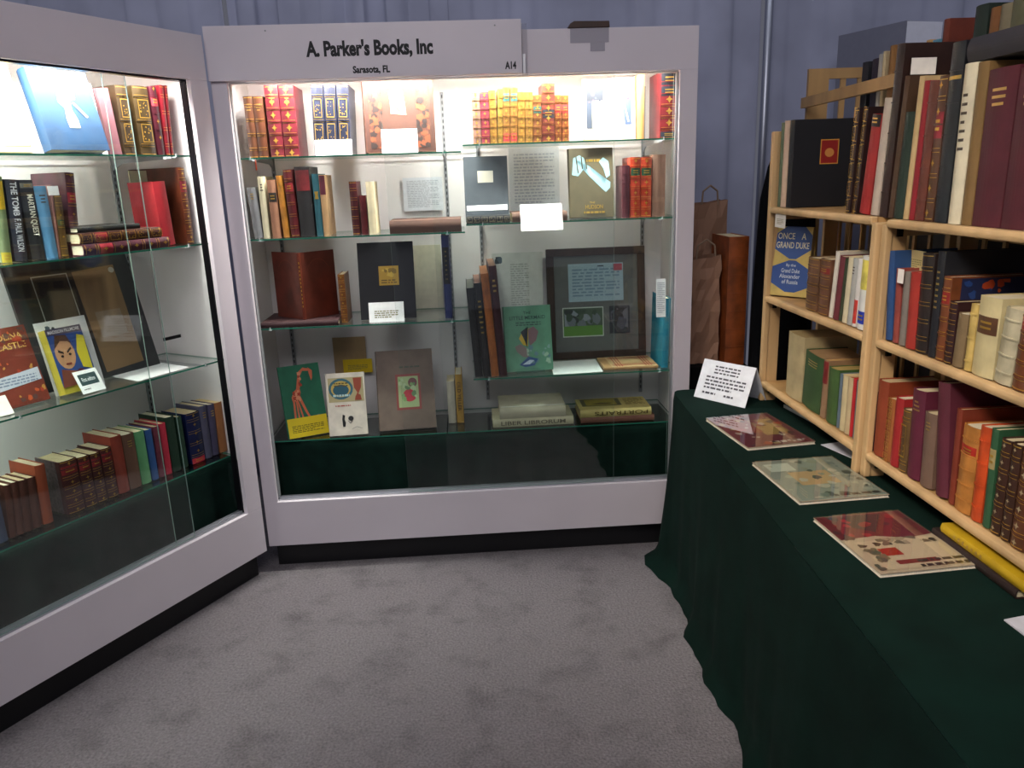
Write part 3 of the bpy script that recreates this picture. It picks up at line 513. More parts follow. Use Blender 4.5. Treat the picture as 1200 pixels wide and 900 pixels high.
# ================================================================ BOOKS FROM THE TABLES
GR = {'A1': 'books on the top tier of the far rack',
 'A2': 'books on the middle tier of the far rack',
 'A3': 'books on the bottom tier of the far rack',
 'B1': 'books on the top tier of the near rack',
 'B2': 'books on the middle tier of the near rack',
 'B3': 'books on the bottom tier of the near rack',
 'C1': 'books on the upper left shelf of the facing case',
 'C2': 'books on the second left shelf of the facing case',
 'C3': 'books on the third left shelf of the facing case',
 'C4': 'books at the bottom left of the facing case',
 'L1': 'books on the top glass shelf of the left case',
 'L2': 'books on the second glass shelf of the left case',
 'L3': 'books on the third glass shelf of the left case',
 'L4': 'books along the bottom of the left case',
 'R1': 'books on the upper right shelf of the facing case',
 'R2': 'books on the second right shelf of the facing case',
 'R3': 'books on the lower right shelf of the facing case'}
BOOKS = [
 ('L', -0.338, 0.13, 1.728, -4.28, 0.0443, 0.2146, 0.1331, '744951', {'cl': 1}, 'rose cloth book carrying a white card, left case top shelf', 'L1'),
 ('L', -0.283, 0.13, 1.728, 0.0, 0.0434, 0.23, 0.1564, '342615', {'nb': 3, 'orn': 'fill', 'gl': 1}, 'first heavily gilt dark brown book beside rose one, left case top shelf', 'L1'),
 ('L', -0.218, 0.13, 1.728, 0.0, 0.0624, 0.233, 0.1584, '372a14', {'nb': 3, 'orn': 'fill', 'gl': 1}, 'second heavily gilt brown book, wider spine, left case top shelf', 'L1'),
 ('L', -0.148, 0.13, 1.728, 0.0, 0.0294, 0.236, 0.1558, '3c0d19', {'nb': 4, 'orn': 'dia', 'lab': [(0.72, 0.86, 'b0303a')]}, 'maroon book with gold diamonds, left case top shelf', 'L1'),
 ('L', -0.115, 0.13, 1.728, 2.59, 0.0184, 0.2432, 0.1557, '6c0f1b', {'gl': 1}, 'bright red slim book next to gold diamonds, left case top shelf', 'L1'),
 ('L', -0.092, 0.13, 1.728, 3.05, 0.0104, 0.2443, 0.1564, '5d0d16', {'gl': 1}, 'thinnest red book at the right end, left case top shelf', 'L1'),
 ('L', -0.764, 0.13, 1.408, 4.26, 0.0323, 0.2557, 0.1688, '6f7f5a', {'lab': [(0.0, 0.12, 'c8b430'), (0.62, 0.95, 'd8b020')], 'tl': 1}, 'green and yellow pulp jacket book, left case second shelf', 'L2'),
 ('L', -0.723, 0.13, 1.408, 3.74, 0.0393, 0.2455, 0.162, '1d2130', {'txt': ('THE TOMB', 0.97, 0.56, 'd8d8dc'), 'txt2': ('F. PAUL WILSON', 0.52, 0.12, 'd8d8dc')}, 'navy book titled THE TOMB, left case second shelf', 'L2'),
 ('L', -0.67, 0.13, 1.408, 0.72, 0.0434, 0.244, 0.1611, '17181c', {'txt': ('MARTIAN QUEST', 0.82, 0.3, 'dcd8c4'), 'lab': [(0.9, 0.96, '8a8676')]}, 'black book titled MARTIAN QUEST, left case second shelf', 'L2'),
 ('L', -0.623, 0.13, 1.408, 0.0, 0.0384, 0.2251, 0.1485, '5b93bd', {'tl': 1}, 'pale blue cloth book, left case second shelf', 'L2'),
 ('L', -0.583, 0.13, 1.408, 3.03, 0.0074, 0.2273, 0.15, '9a6a60', {}, 'thin pinkish book tucked behind pale blue one, left case second shelf', 'L2'),
 ('L', -0.574, 0.13, 1.408, 3.23, 0.0244, 0.1953, 0.1211, '6a4c22', {'nb': 3, 'gl': 1, 'orn': 'dot', 'lab': [(0.5, 0.6, '204a34')]}, 'short gilt brown book with green label, left case second shelf', 'L2'),
 ('L', -0.538, 0.13, 1.408, 5.43, 0.0303, 0.2642, 0.1849, '4a1a28', {'nb': 4, 'gl': 1, 'orn': 'dot', 'lab': [(0.64, 0.76, 'a02030')]}, 'tall maroon book with marbled side, left case second shelf', 'L2'),
 ('L', -0.183, 0.13, 1.408, -2.25, 0.0524, 0.2292, 0.1375, 'a8202a', {}, 'plain red book against brown box, left case second shelf', 'L2'),
 ('L', -0.075, 0.13, 1.408, 0.0, 0.0304, 0.279, 0.279, '5a2a18', {'nb': 6, 'gl': 1, 'orn': 'dot', 'lab': [(0.68, 0.82, '8a2030')]}, 'tall brown book with gilt panels at right end, left case second shelf', 'L2'),
 ('L', -0.96, 0.13, 0.556, 0.0, 0.0464, 0.186, 0.1265, '3c4668', {}, 'blue grey cloth book at frame edge, left case bottom shelf', 'L4'),
 ('L', -0.908, 0.13, 0.556, 4.63, 0.0213, 0.1736, 0.1146, '5a2c20', {}, 'first slim brown leather book of matched four, left case bottom shelf', 'L4'),
 ('L', -0.885, 0.13, 0.556, 4.33, 0.0223, 0.1743, 0.115, '5a2c20', {}, 'second slim brown leather book of matched four, left case bottom shelf', 'L4'),
 ('L', -0.861, 0.13, 0.556, 4.02, 0.0263, 0.1722, 0.1136, '562a1e', {}, 'third slim brown leather book of matched four, left case bottom shelf', 'L4'),
 ('L', -0.833, 0.13, 0.556, 3.72, 0.0263, 0.1711, 0.1129, '5a2c20', {}, 'fourth slim brown leather book of matched four, left case bottom shelf', 'L4'),
 ('L', -0.8, 0.13, 0.556, 2.27, 0.0334, 0.2022, 0.1415, '9a4426', {'top': 'd8c8a8'}, 'tall orange brown book, left case bottom shelf', 'L4'),
 ('L', -0.715, 0.13, 0.556, 0.0, 0.0624, 0.188, 0.1279, '4a1c1c', {'nb': 5, 'gl': 1, 'orn': 'dot', 'lab': [(0.74, 0.9, '8c2026')], 'lb': '6a5a5c'}, 'first maroon gilt volume with marbled side, left case bottom shelf', 'L4'),
 ('L', -0.65, 0.13, 0.556, 0.0, 0.0424, 0.182, 0.1238, '4a1c1c', {'nb': 5, 'gl': 1, 'orn': 'dot', 'lab': [(0.74, 0.9, '8c2026')]}, 'second volume of maroon gilt set, left case bottom shelf', 'L4'),
 ('L', -0.605, 0.13, 0.556, 0.0, 0.0364, 0.179, 0.1217, '4a1c1c', {'nb': 5, 'gl': 1, 'orn': 'dot', 'lab': [(0.74, 0.9, '8c2026')]}, 'third volume of maroon gilt set, left case bottom shelf', 'L4'),
 ('L', -0.566, 0.13, 0.556, 0.0, 0.0414, 0.184, 0.1251, '4a1c1c', {'nb': 5, 'gl': 1, 'orn': 'dot', 'lab': [(0.74, 0.9, '8c2026')]}, 'fourth volume of maroon gilt set, left case bottom shelf', 'L4'),
 ('L', -0.522, 0.13, 0.556, 0.0, 0.0424, 0.214, 0.1541, '8e3424', {}, 'brick red tall cloth book, left case bottom shelf', 'L4'),
 ('L', -0.477, 0.13, 0.556, 0.0, 0.0474, 0.207, 0.1449, '6a4636', {'tl': 1}, 'mottled brown book before green, left case bottom shelf', 'L4'),
 ('L', -0.427, 0.13, 0.556, 0.0, 0.0394, 0.203, 0.1421, '5f9a68', {}, 'pale green cloth book, left case bottom shelf', 'L4'),
 ('L', -0.383, 0.13, 0.556, 0.0, 0.0274, 0.197, 0.1379, '28508a', {}, 'bright blue cloth book, left case bottom shelf', 'L4'),
 ('L', -0.353, 0.13, 0.556, 1.74, 0.0264, 0.1981, 0.1387, '6a2438', {}, 'plum cloth book between blue and red, left case bottom shelf', 'L4'),
 ('L', -0.322, 0.13, 0.556, 0.61, 0.0264, 0.2021, 0.1414, 'b0223a', {}, 'crimson cloth book, left case bottom shelf', 'L4'),
 ('L', -0.291, 0.13, 0.556, 0.0, 0.0384, 0.218, 0.1526, '14301f', {}, 'dark green book beside crimson, left case bottom shelf', 'L4'),
 ('L', -0.244, 0.13, 0.556, 0.0, 0.0244, 0.207, 0.1449, '1a3a28', {}, 'slim dark green book beside floral, left case bottom shelf', 'L4'),
 ('L', -0.203, 0.13, 0.556, 0.0, 0.0664, 0.206, 0.136, '101c48', {'orn': 'dot', 'gl': 1, 'nb': 0, 'lab': [(0.0, 0.1, 'c0303c')], 'flor': 1}, 'navy book with gilt floral spine and red foot, left case bottom shelf', 'L4'),
 ('L', -0.133, 0.13, 0.556, 0.0, 0.0334, 0.218, 0.1352, '58586e', {'tl': 1}, 'grey blue book right of floral, left case bottom shelf', 'L4'),
 ('L', -0.097, 0.13, 0.556, 2.16, 0.0304, 0.2122, 0.1315, '4c4862', {'tl': 1}, 'purple grey book near the end, left case bottom shelf', 'L4'),
 ('L', -0.061, 0.13, 0.556, 0.83, 0.0394, 0.211, 0.1308, 'a0683c', {'top': 'd8c090'}, 'tan book closing the row, left case bottom shelf', 'L4'),
 ('C', 0.074, 0.14, 1.716, 0.0, 0.0344, 0.2301, 0.1518, '502d19', {'nb': 4, 'gl': 1, 'tl': 1}, 'first brown gilt book with orange ribbon, facing case upper left shelf', 'C1'),
 ('C', 0.11, 0.14, 1.716, 0.0, 0.0374, 0.229, 0.1512, '502a15', {'nb': 4, 'gl': 1, 'tl': 1}, 'second brown gilt book beside tall reds, facing case upper left shelf', 'C1'),
 ('C', 0.157, 0.14, 1.716, 0.0, 0.0524, 0.268, 0.1822, '5c121d', {'nb': 5, 'gl': 1, 'orn': 'dia', 'tl': 1}, 'left tall red gilt book, facing case upper left shelf', 'C1'),
 ('C', 0.212, 0.14, 1.716, 0.0, 0.0564, 0.266, 0.1809, '5c121d', {'nb': 5, 'gl': 1, 'orn': 'dia', 'tl': 1}, 'right tall red gilt book, facing case upper left shelf', 'C1'),
 ('C', 0.327, 0.14, 1.716, 1.96, 0.0464, 0.2632, 0.1895, '1c2134', {'nb': 3, 'orn': 'fill', 'gl': 1}, 'left navy gilt volume behind white card, facing case upper left shelf', 'C1'),
 ('C', 0.375, 0.14, 1.716, 2.19, 0.0454, 0.2622, 0.1888, '1c2134', {'nb': 3, 'orn': 'fill', 'gl': 1}, 'middle navy gilt volume behind white card, facing case upper left shelf', 'C1'),
 ('C', 0.422, 0.14, 1.716, 2.63, 0.0464, 0.2613, 0.1881, '1c2134', {'nb': 3, 'orn': 'fill', 'gl': 1}, 'right navy gilt volume behind white card, facing case upper left shelf', 'C1'),
 ('C', 0.061, 0.12, 1.407, -2.6, 0.0344, 0.1982, 0.1348, '77777a', {'tl': 1}, 'grey cloth book at left end, facing case second left shelf', 'C2'),
 ('C', 0.098, 0.12, 1.407, 0.0, 0.0244, 0.239, 0.1578, 'd8cfae', {'tl': 1}, 'slim cream book, facing case second left shelf', 'C2'),
 ('C', 0.133, 0.12, 1.407, 0.0, 0.0334, 0.225, 0.1485, 'a8765a', {'lab': [(0.62, 0.78, '2a2420')]}, 'tan book with dark label, facing case second left shelf', 'C2'),
 ('C', 0.177, 0.12, 1.407, -1.67, 0.0234, 0.2401, 0.1585, 'c08030', {'tl': 1, 'nb': 3}, 'slim ochre book, facing case second left shelf', 'C2'),
 ('C', 0.208, 0.12, 1.407, -1.97, 0.0334, 0.2612, 0.1828, '5e1a1e', {'nb': 5, 'gl': 1, 'lab': [(0.68, 0.8, '8c1c22')]}, 'dark red banded book, facing case second left shelf', 'C2'),
 ('C', 0.245, 0.12, 1.407, 0.0, 0.0574, 0.271, 0.1897, '1c1a1c', {'lab': [(0.66, 0.95, '6e1c20')], 'bord': 'a0702c'}, 'black slipcase with red label, facing case second left shelf', 'C2'),
 ('C', 0.31, 0.12, 1.407, 0.0, 0.0254, 0.242, 0.1646, '1f5560', {'orn': 'top'}, 'teal book with gold device, facing case second left shelf', 'C2'),
 ('C', 0.337, 0.12, 1.407, 0.0, 0.0234, 0.237, 0.1612, 'b08c62', {'lab': [(0.68, 0.99, '5c2030')]}, 'tan book with maroon upper label, facing case second left shelf', 'C2'),
 ('C', 0.453, 0.12, 1.407, 0.0, 0.0294, 0.2081, 0.1373, '4c1a20', {'nb': 5, 'gl': 1}, 'dark maroon banded book in small group, facing case second left shelf', 'C2'),
 ('C', 0.489, 0.12, 1.407, 0.0, 0.0254, 0.153, 0.101, '5a1c20', {'nb': 4}, 'short maroon book in small group, facing case second left shelf', 'C2'),
 ('C', 0.519, 0.12, 1.407, 0.0, 0.0304, 0.205, 0.1353, 'ddd0ac', {}, 'cream book in small group, facing case second left shelf', 'C2'),
 ('C', 0.375, 0.12, 1.049, 0.0, 0.0264, 0.2, 0.132, '7c4a20', {'nb': 5, 'gl': 1, 'orn': 'dot', 'rb': '8c5a38'}, 'small brown gilt book standing alone, facing case third left shelf', 'C3'),
 ('C', 0.806, 0.12, 1.049, 0.0, 0.0294, 0.3421, 0.2395, '1c2a62', {'lab': [(0.42, 0.86, '0c0c10')], 'tl': 2}, 'tall narrow blue book with black label, facing case third left shelf', 'C3'),
 ('C', 0.792, 0.2, 0.563, 0.0, 0.0334, 0.192, 0.1267, 'c9c2ae', {}, 'slim cream booklet, facing case bottom left', 'C4'),
 ('C', 0.83, 0.2, 0.563, 0.0, 0.0304, 0.221, 0.1459, 'b88d38', {'txt': ('OLD YELLER', 0.85, 0.25, '4a3210')}, 'slim mustard book with dark title, facing case bottom left', 'C4'),
 ('C', 0.956, 0.12, 1.74, 0.0, 0.0314, 0.196, 0.1254, '8f695b', {'nb': 5, 'gl': 1, 'orn': 'dia'}, 'pale peach gilt book starting the row, facing case upper right shelf', 'R1'),
 ('C', 0.989, 0.12, 1.74, 0.0, 0.0324, 0.195, 0.1248, '842a3c', {'nb': 5, 'gl': 1, 'orn': 'dia'}, 'pinkish red gilt book, second in row, facing case upper right shelf', 'R1'),
 ('C', 1.023, 0.12, 1.74, 0.0, 0.0274, 0.2, 0.128, '8f6527', {'nb': 5, 'gl': 1, 'orn': 'dia'}, 'amber gilt book, third in row, facing case upper right shelf', 'R1'),
 ('C', 1.052, 0.12, 1.74, 1.68, 0.0194, 0.2041, 0.1306, '906e2c', {'nb': 5, 'gl': 1, 'orn': 'dia'}, 'narrow yellow gilt book, facing case upper right shelf', 'R1'),
 ('C', 1.073, 0.12, 1.74, 1.65, 0.0274, 0.2081, 0.1332, '885b26', {'nb': 5, 'gl': 1, 'orn': 'dia', 'lab': [(0.76, 0.9, '2a5a56'), (0.04, 0.18, 'c02a34')]}, 'first amber gilt book with teal label, facing case upper right shelf', 'R1'),
 ('C', 1.102, 0.12, 1.74, 1.94, 0.0284, 0.2071, 0.1326, '885b26', {'nb': 5, 'gl': 1, 'orn': 'dia', 'lab': [(0.76, 0.9, '2a5a56'), (0.04, 0.18, 'c02a34')]}, 'second amber gilt book with teal label, facing case upper right shelf', 'R1'),
 ('C', 1.132, 0.12, 1.74, 1.67, 0.0284, 0.191, 0.1223, '8e6426', {'nb': 5, 'gl': 1, 'orn': 'dia'}, 'golden gilt book after teal labels, facing case upper right shelf', 'R1'),
 ('C', 1.162, 0.12, 1.74, 1.39, 0.0304, 0.19, 0.1216, '8a6128', {'nb': 5, 'gl': 1, 'orn': 'dia'}, 'golden gilt book before brown one, facing case upper right shelf', 'R1'),
 ('C', 1.194, 0.12, 1.74, 1.1, 0.0334, 0.178, 0.1139, '794522', {'nb': 5, 'gl': 1, 'orn': 'dia', 'lab': [(0.62, 0.76, '2a5a56')]}, 'rust gilt book with dark label, facing case upper right shelf', 'R1'),
 ('C', 1.229, 0.12, 1.74, 0.81, 0.0504, 0.218, 0.1395, '6c2a1d', {'nb': 5, 'gl': 1, 'orn': 'dia', 'lab': [(0.42, 0.56, '1c1a22')]}, 'tall rust book with black label, facing case upper right shelf', 'R1'),
 ('C', 1.281, 0.12, 1.74, 0.51, 0.0264, 0.176, 0.1126, '84451f', {'nb': 5, 'gl': 1, 'orn': 'dia', 'lab': [(0.62, 0.8, 'c83838')]}, 'first orange gilt book at row end, facing case upper right shelf', 'R1'),
 ('C', 1.309, 0.12, 1.74, 0.21, 0.0284, 0.174, 0.1114, '84451f', {'nb': 5, 'gl': 1, 'orn': 'dia', 'lab': [(0.62, 0.8, 'c83838')]}, 'last orange gilt book at row end, facing case upper right shelf', 'R1'),
 ('C', 1.703, 0.12, 1.74, 0.0, 0.0704, 0.252, 0.1815, '691217', {'nb': 5, 'gl': 1, 'orn': 'dia', 'lab': [(0.8, 0.97, '16202c'), (0.64, 0.78, '16202c'), (0.02, 0.1, '16202c')]}, 'thick red book with black labels, facing case upper right shelf', 'R1'),
 ('C', 1.552, 0.12, 1.435, 0.0, 0.0304, 0.206, 0.136, '5c2c34', {'nb': 5}, 'small plum banded book, facing case second right shelf', 'R2'),
 ('C', 1.585, 0.12, 1.435, 0.0, 0.0414, 0.237, 0.1612, 'b2381c', {'nb': 5, 'gl': 1, 'orn': 'dot', 'lab': [(0.7, 0.82, '1c4a2c')]}, 'left scarlet gilt book with green label, facing case second right shelf', 'R2'),
 ('C', 1.628, 0.12, 1.435, 0.0, 0.0444, 0.235, 0.1598, 'b2381c', {'nb': 5, 'gl': 1, 'orn': 'dot', 'lab': [(0.7, 0.82, '1c4a2c')]}, 'right scarlet gilt book with green label, facing case second right shelf', 'R2'),
 ('C', 1.676, 0.12, 1.435, 0.0, 0.0534, 0.244, 0.1757, '7a5a4a', {}, 'plain faded brown book at right end, facing case second right shelf', 'R2'),
 ('C', 0.919, 0.09, 0.796, -3.17, 0.0323, 0.3796, 0.325, '17181a', {'top': '888880'}, 'first tall black book, facing case lower right shelf', 'R3'),
 ('C', 0.954, 0.09, 0.796, -3.45, 0.0313, 0.3987, 0.325, '121214', {'top': 'b08878', 'tl': 2}, 'second tall black book, facing case lower right shelf', 'R3'),
 ('C', 0.988, 0.09, 0.796, -3.67, 0.0323, 0.4369, 0.325, 'a8602c', {'nb': 5, 'top': 'c08058'}, 'orange tan ribbed slipcase, facing case lower right shelf', 'R3'),
 ('C', 1.023, 0.09, 0.796, -3.68, 0.0323, 0.467, 0.325, '3a1418', {'nb': 4, 'top': 'a88068', 'tl': 1}, 'tall dark maroon book, facing case lower right shelf', 'R3'),
 ('A', 0.022, 0.02, 1.478, 0.0, 0.0234, 0.283, 0.2264, '5a6a50', {}, 'thin green book beside end post, far rack top tier', 'A1'),
 ('A', 0.05, 0.02, 1.478, 0.0, 0.0414, 0.287, 0.2296, 'c4a890', {}, 'thin pale book against black one, far rack top tier', 'A1'),
 ('A', 0.099, 0.02, 1.478, 0.0, 0.0364, 0.286, 0.2631, '0c0d14', {}, 'large black book with red gilt emblem, far rack top tier', 'A1'),
 ('A', 0.539, 0.02, 1.478, 2.59, 0.0234, 0.2873, 0.2155, '2e1c1c', {'nb': 5, 'gl': 1, 'orn': 'fill'}, 'left narrow dark gilt book, far rack top tier', 'A1'),
 ('A', 0.581, 0.02, 1.478, 4.81, 0.0193, 0.286, 0.2145, '2e1c1c', {'nb': 5, 'gl': 1, 'orn': 'fill'}, 'right narrow dark gilt book, far rack top tier', 'A1'),
 ('A', 0.621, 0.02, 1.478, 6.61, 0.052, 0.2607, 0.1825, '9a2020', {'lab': [(0.88, 1, '1a0c0c')]}, 'faded red cloth book, far rack top tier', 'A1'),
 ('A', 0.683, 0.02, 1.478, 4.66, 0.0363, 0.2979, 0.2085, 'b8a898', {}, 'pale grey pink book, far rack top tier', 'A1'),
 ('A', 0.311, 0.02, 1.16, 0.0, 0.0834, 0.169, 0.1116, '6a4a34', {'nb': 5, 'gl': 1}, 'left brown banded leather book, far rack middle tier', 'A2'),
 ('A', 0.402, 0.02, 1.16, 0.0, 0.0724, 0.174, 0.1148, '6a4632', {'nb': 5, 'gl': 1, 'lab': [(0.74, 0.86, '8a2024')]}, 'right brown banded leather book, far rack middle tier', 'A2'),
 ('A', 0.481, 0.02, 1.16, 5.09, 0.0223, 0.2028, 0.142, 'd6cfc0', {}, 'slim white book beside brown leathers, far rack middle tier', 'A2'),
 ('A', 0.51, 0.02, 1.16, 5.38, 0.0333, 0.1918, 0.1189, '6a2c34', {}, 'slim maroon book, far rack middle tier', 'A2'),
 ('A', 0.547, 0.02, 1.16, 4.5, 0.0183, 0.1872, 0.1161, '36402a', {}, 'slim olive book, far rack middle tier', 'A2'),
 ('A', 0.569, 0.02, 1.16, 3.61, 0.0283, 0.194, 0.1203, 'cfc4a4', {}, 'slim cream book, far rack middle tier', 'A2'),
 ('A', 0.601, 0.02, 1.16, 2.75, 0.0284, 0.193, 0.1197, 'a8a8a4', {'tl': 1}, 'slim grey book, far rack middle tier', 'A2'),
 ('A', 0.632, 0.02, 1.16, 2.19, 0.0234, 0.1941, 0.1203, 'd8d4d0', {'lab': [(0.05, 0.4, 'c03a30')]}, 'white book with red lettering block, far rack middle tier', 'A2'),
 ('A', 0.661, 0.02, 1.16, 0.74, 0.0504, 0.206, 0.136, 'dcdcd8', {'lab': [(0.55, 0.95, 'ddd060'), (0.08, 0.25, '2038b0')]}, 'white book with blue moon emblem, far rack middle tier', 'A2'),
 ('A', 0.193, 0.02, 0.836, 0.0, 0.1304, 0.2241, 0.1793, 'b0a078', {'top': 'a08c60'}, 'thick vellum book at left end, far rack bottom tier', 'A3'),
 ('A', 0.331, 0.02, 0.836, 2.79, 0.1342, 0.1852, 0.1389, '33502a', {'top': '9a7a54', 'tl': 1}, 'thick green cloth book, far rack bottom tier', 'A3'),
 ('A', 0.47, 0.02, 0.836, 1.58, 0.0364, 0.189, 0.1361, '8a6c50', {'lab': [(0.6, 0.98, '7a2020')], 'top': 'c09860'}, 'mottled brown book between greens, far rack bottom tier', 'A3'),
 ('A', 0.516, 0.02, 0.836, -1.36, 0.0664, 0.1741, 0.1253, '3f5c2c', {'top': 'b09858'}, 'second green cloth book, far rack bottom tier', 'A3'),
 ('A', 0.586, 0.02, 0.836, 0.0, 0.0164, 0.17, 0.1122, '5a6a78', {}, 'thin grey blue book, far rack bottom tier', 'A3'),
 ('A', 0.606, 0.02, 0.836, 0.0, 0.0304, 0.172, 0.1136, 'c4b48c', {'top': 'd8c090'}, 'first cream book after greens, far rack bottom tier', 'A3'),
 ('A', 0.639, 0.02, 0.836, 0.0, 0.0274, 0.174, 0.1148, 'c0aa84', {'top': 'b06a40'}, 'second cream book after greens, far rack bottom tier', 'A3'),
 ('A', 0.669, 0.02, 0.836, 0.0, 0.0154, 0.176, 0.1162, 'b82028', {}, 'thin red book, far rack bottom tier', 'A3'),
 ('A', 0.69, 0.02, 0.836, 0.0, 0.0324, 0.176, 0.1162, '66747a', {}, 'slate book beside post, far rack bottom tier', 'A3'),
 ('B', -0.06, 0.015, 1.474, 2.29, 0.0384, 0.4263, 0.2643, '2c1812', {'nb': 5}, 'tall dark ribbed folio with white card, near rack top tier', 'B1'),
 ('B', -0.014, 0.015, 1.474, 3.47, 0.0224, 0.3466, 0.2288, '4a321e', {}, 'brown cloth book after folio, near rack top tier', 'B1'),
 ('B', 0.013, 0.015, 1.474, 2.87, 0.0423, 0.2593, 0.1556, '1c2e22', {}, 'short dark green book, near rack top tier', 'B1'),
 ('B', 0.058, 0.015, 1.474, 2.46, 0.0224, 0.3383, 0.2233, 'c0a474', {}, 'pale buff book, near rack top tier', 'B1'),
 ('B', 0.085, 0.015, 1.474, 1.94, 0.0224, 0.3252, 0.2146, '8a1420', {}, 'slim crimson book, near rack top tier', 'B1'),
 ('B', 0.11, 0.015, 1.474, 1.61, 0.0384, 0.3211, 0.2119, '5e2818', {'nb': 4}, 'russet leather book, near rack top tier', 'B1'),
 ('B', 0.153, 0.015, 1.474, 0.93, 0.0344, 0.328, 0.2165, '4c2c18', {'nb': 5, 'gl': 1, 'orn': 'dia', 'lab': [(0.58, 0.76, '8c1c2c')]}, 'gilt brown book with crimson label, near rack top tier', 'B1'),
 ('B', 0.192, 0.015, 1.474, 0.26, 0.0494, 0.393, 0.3144, '14161c', {'nb': 5, 'lab': [(0.8, 0.82, 'b09040')]}, 'tall black ribbed book, near rack top tier', 'B1'),
 ('B', 0.248, 0.015, 1.474, 0.0, 0.0444, 0.342, 0.2257, 'd6ccb0', {'tl': 2}, 'cream white book, near rack top tier', 'B1'),
 ('B', 0.295, 0.015, 1.474, 0.0, 0.0364, 0.339, 0.2237, '7a5e34', {'txtv': 1}, 'olive gold book beside cream one, near rack top tier', 'B1'),
 ('B', 0.335, 0.015, 1.474, 0.0, 0.0914, 0.319, 0.2169, '4c1220', {'tl': 1}, 'thick maroon volume beside olive gold, near rack top tier', 'B1'),
 ('B', 0.43, 0.015, 1.474, 0.0, 0.0834, 0.311, 0.2115, '4c1220', {'tl': 1}, 'thick maroon volume at frame edge, near rack top tier', 'B1'),
 ('B', 0.031, 0.015, 1.156, -6.85, 0.0322, 0.2347, 0.169, '23477a', {}, 'blue cloth book, near rack middle tier', 'B2'),
 ('B', 0.066, 0.015, 1.156, -4.15, 0.0263, 0.1935, 0.12, '8a3c34', {}, 'dusty red book with white flap, near rack middle tier', 'B2'),
 ('B', 0.095, 0.015, 1.156, -1.82, 0.0274, 0.1891, 0.1172, '7c746c', {}, 'grey taupe book, near rack middle tier', 'B2'),
 ('B', 0.127, 0.015, 1.156, -2.09, 0.0424, 0.1921, 0.1191, '9c2a20', {}, 'red cloth book, near rack middle tier', 'B2'),
 ('B', 0.172, 0.015, 1.156, -2.12, 0.0504, 0.2432, 0.1702, '241a1a', {'nb': 5, 'gl': 1}, 'dark brown ribbed book, near rack middle tier', 'B2'),
 ('B', 0.226, 0.015, 1.156, 0.0, 0.0294, 0.253, 0.2404, '15171f', {'tl': 2}, 'large black cloth folio, near rack middle tier', 'B2'),
 ('B', 0.258, 0.015, 1.156, 0.0, 0.0324, 0.198, 0.1881, '6e3c20', {'nb': 5, 'gl': 1, 'lab': [(0.68, 0.82, '9a1c1c')]}, 'tan gilt book with red label, near rack middle tier', 'B2'),
 ('B', 0.292, 0.015, 1.156, 0.0, 0.0294, 0.145, 0.0957, '301618', {'nb': 5, 'gl': 1}, 'short dark maroon ribbed book, near rack middle tier', 'B2'),
 ('B', 0.324, 0.015, 1.156, 1.86, 0.0364, 0.1231, 0.0738, '7a6648', {}, 'short grey tan book, near rack middle tier', 'B2'),
 ('B', 0.368, 0.015, 1.156, 0.0, 0.0244, 0.151, 0.0936, 'c4a860', {'nb': 3}, 'yellow mottled book, near rack middle tier', 'B2'),
 ('B', 0.396, 0.015, 1.156, 0.0, 0.0704, 0.174, 0.1183, 'c8ba8c', {'lab': [(0.54, 0.76, '5a3a22')]}, 'thick vellum book with brown label, near rack middle tier', 'B2'),
 ('B', 0.471, 0.015, 1.156, 3.58, 0.0513, 0.1603, 0.109, 'b4ac90', {'nb': 4}, 'grey vellum book, near rack middle tier', 'B2'),
 ('B', 0.527, 0.015, 1.156, 2.18, 0.0454, 0.178, 0.121, '6a3a20', {'nb': 5, 'gl': 1, 'lab': [(0.7, 0.86, '8c1c20')]}, 'brown ribbed book at frame edge, near rack middle tier', 'B2'),
 ('B', -0.018, 0.015, 0.832, 0.0, 0.0374, 0.173, 0.1142, '2c1c24', {'nb': 3, 'lab': [(0.6, 0.8, '701828')]}, 'dark book with crimson labels beside post, near rack bottom tier', 'B3'),
 ('B', 0.023, 0.015, 0.832, -0.96, 0.0524, 0.2121, 0.1527, '8a3a1e', {}, 'red brown cloth book, near rack bottom tier', 'B3'),
 ('B', 0.078, 0.015, 0.832, 0.0, 0.0304, 0.176, 0.1162, '9a5a2c', {'orn': 'fill'}, 'slim gilt leaf patterned book, near rack bottom tier', 'B3'),
 ('B', 0.111, 0.015, 0.832, 0.0, 0.0374, 0.188, 0.1166, '9a1c20', {}, 'slim bright red book, near rack bottom tier', 'B3'),
 ('B', 0.153, 0.015, 0.832, -1.34, 0.0364, 0.1672, 0.1037, '5e4628', {'orn': 'fill', 'nb': 2, 'gl': 1}, 'short brown gilt book in white wrap, near rack bottom tier', 'B3'),
 ('B', 0.194, 0.015, 0.832, -2.48, 0.0543, 0.2312, 0.1619, '5a1830', {'tl': 1}, 'thick plum book with title lines, near rack bottom tier', 'B3'),
 ('B', 0.253, 0.015, 0.832, -2.74, 0.0493, 0.1882, 0.1167, '6e5648', {'tl': 1}, 'short taupe book, near rack bottom tier', 'B3'),
 ('B', 0.321, 0.015, 0.832, -8.14, 0.0469, 0.2753, 0.2202, '5a2030', {}, 'tall plum book leaning left, near rack bottom tier', 'B3'),
 ('B', 0.371, 0.015, 0.832, -1.98, 0.0204, 0.2311, 0.1618, '7a301c', {}, 'slim russet book leaning right, near rack bottom tier', 'B3'),
 ('B', 0.395, 0.015, 0.832, 0.0, 0.0564, 0.206, 0.136, 'b07434', {'nb': 5, 'lab': [(0.66, 0.78, 'b0281c')]}, 'tan banded book with red label, near rack bottom tier', 'B3'),
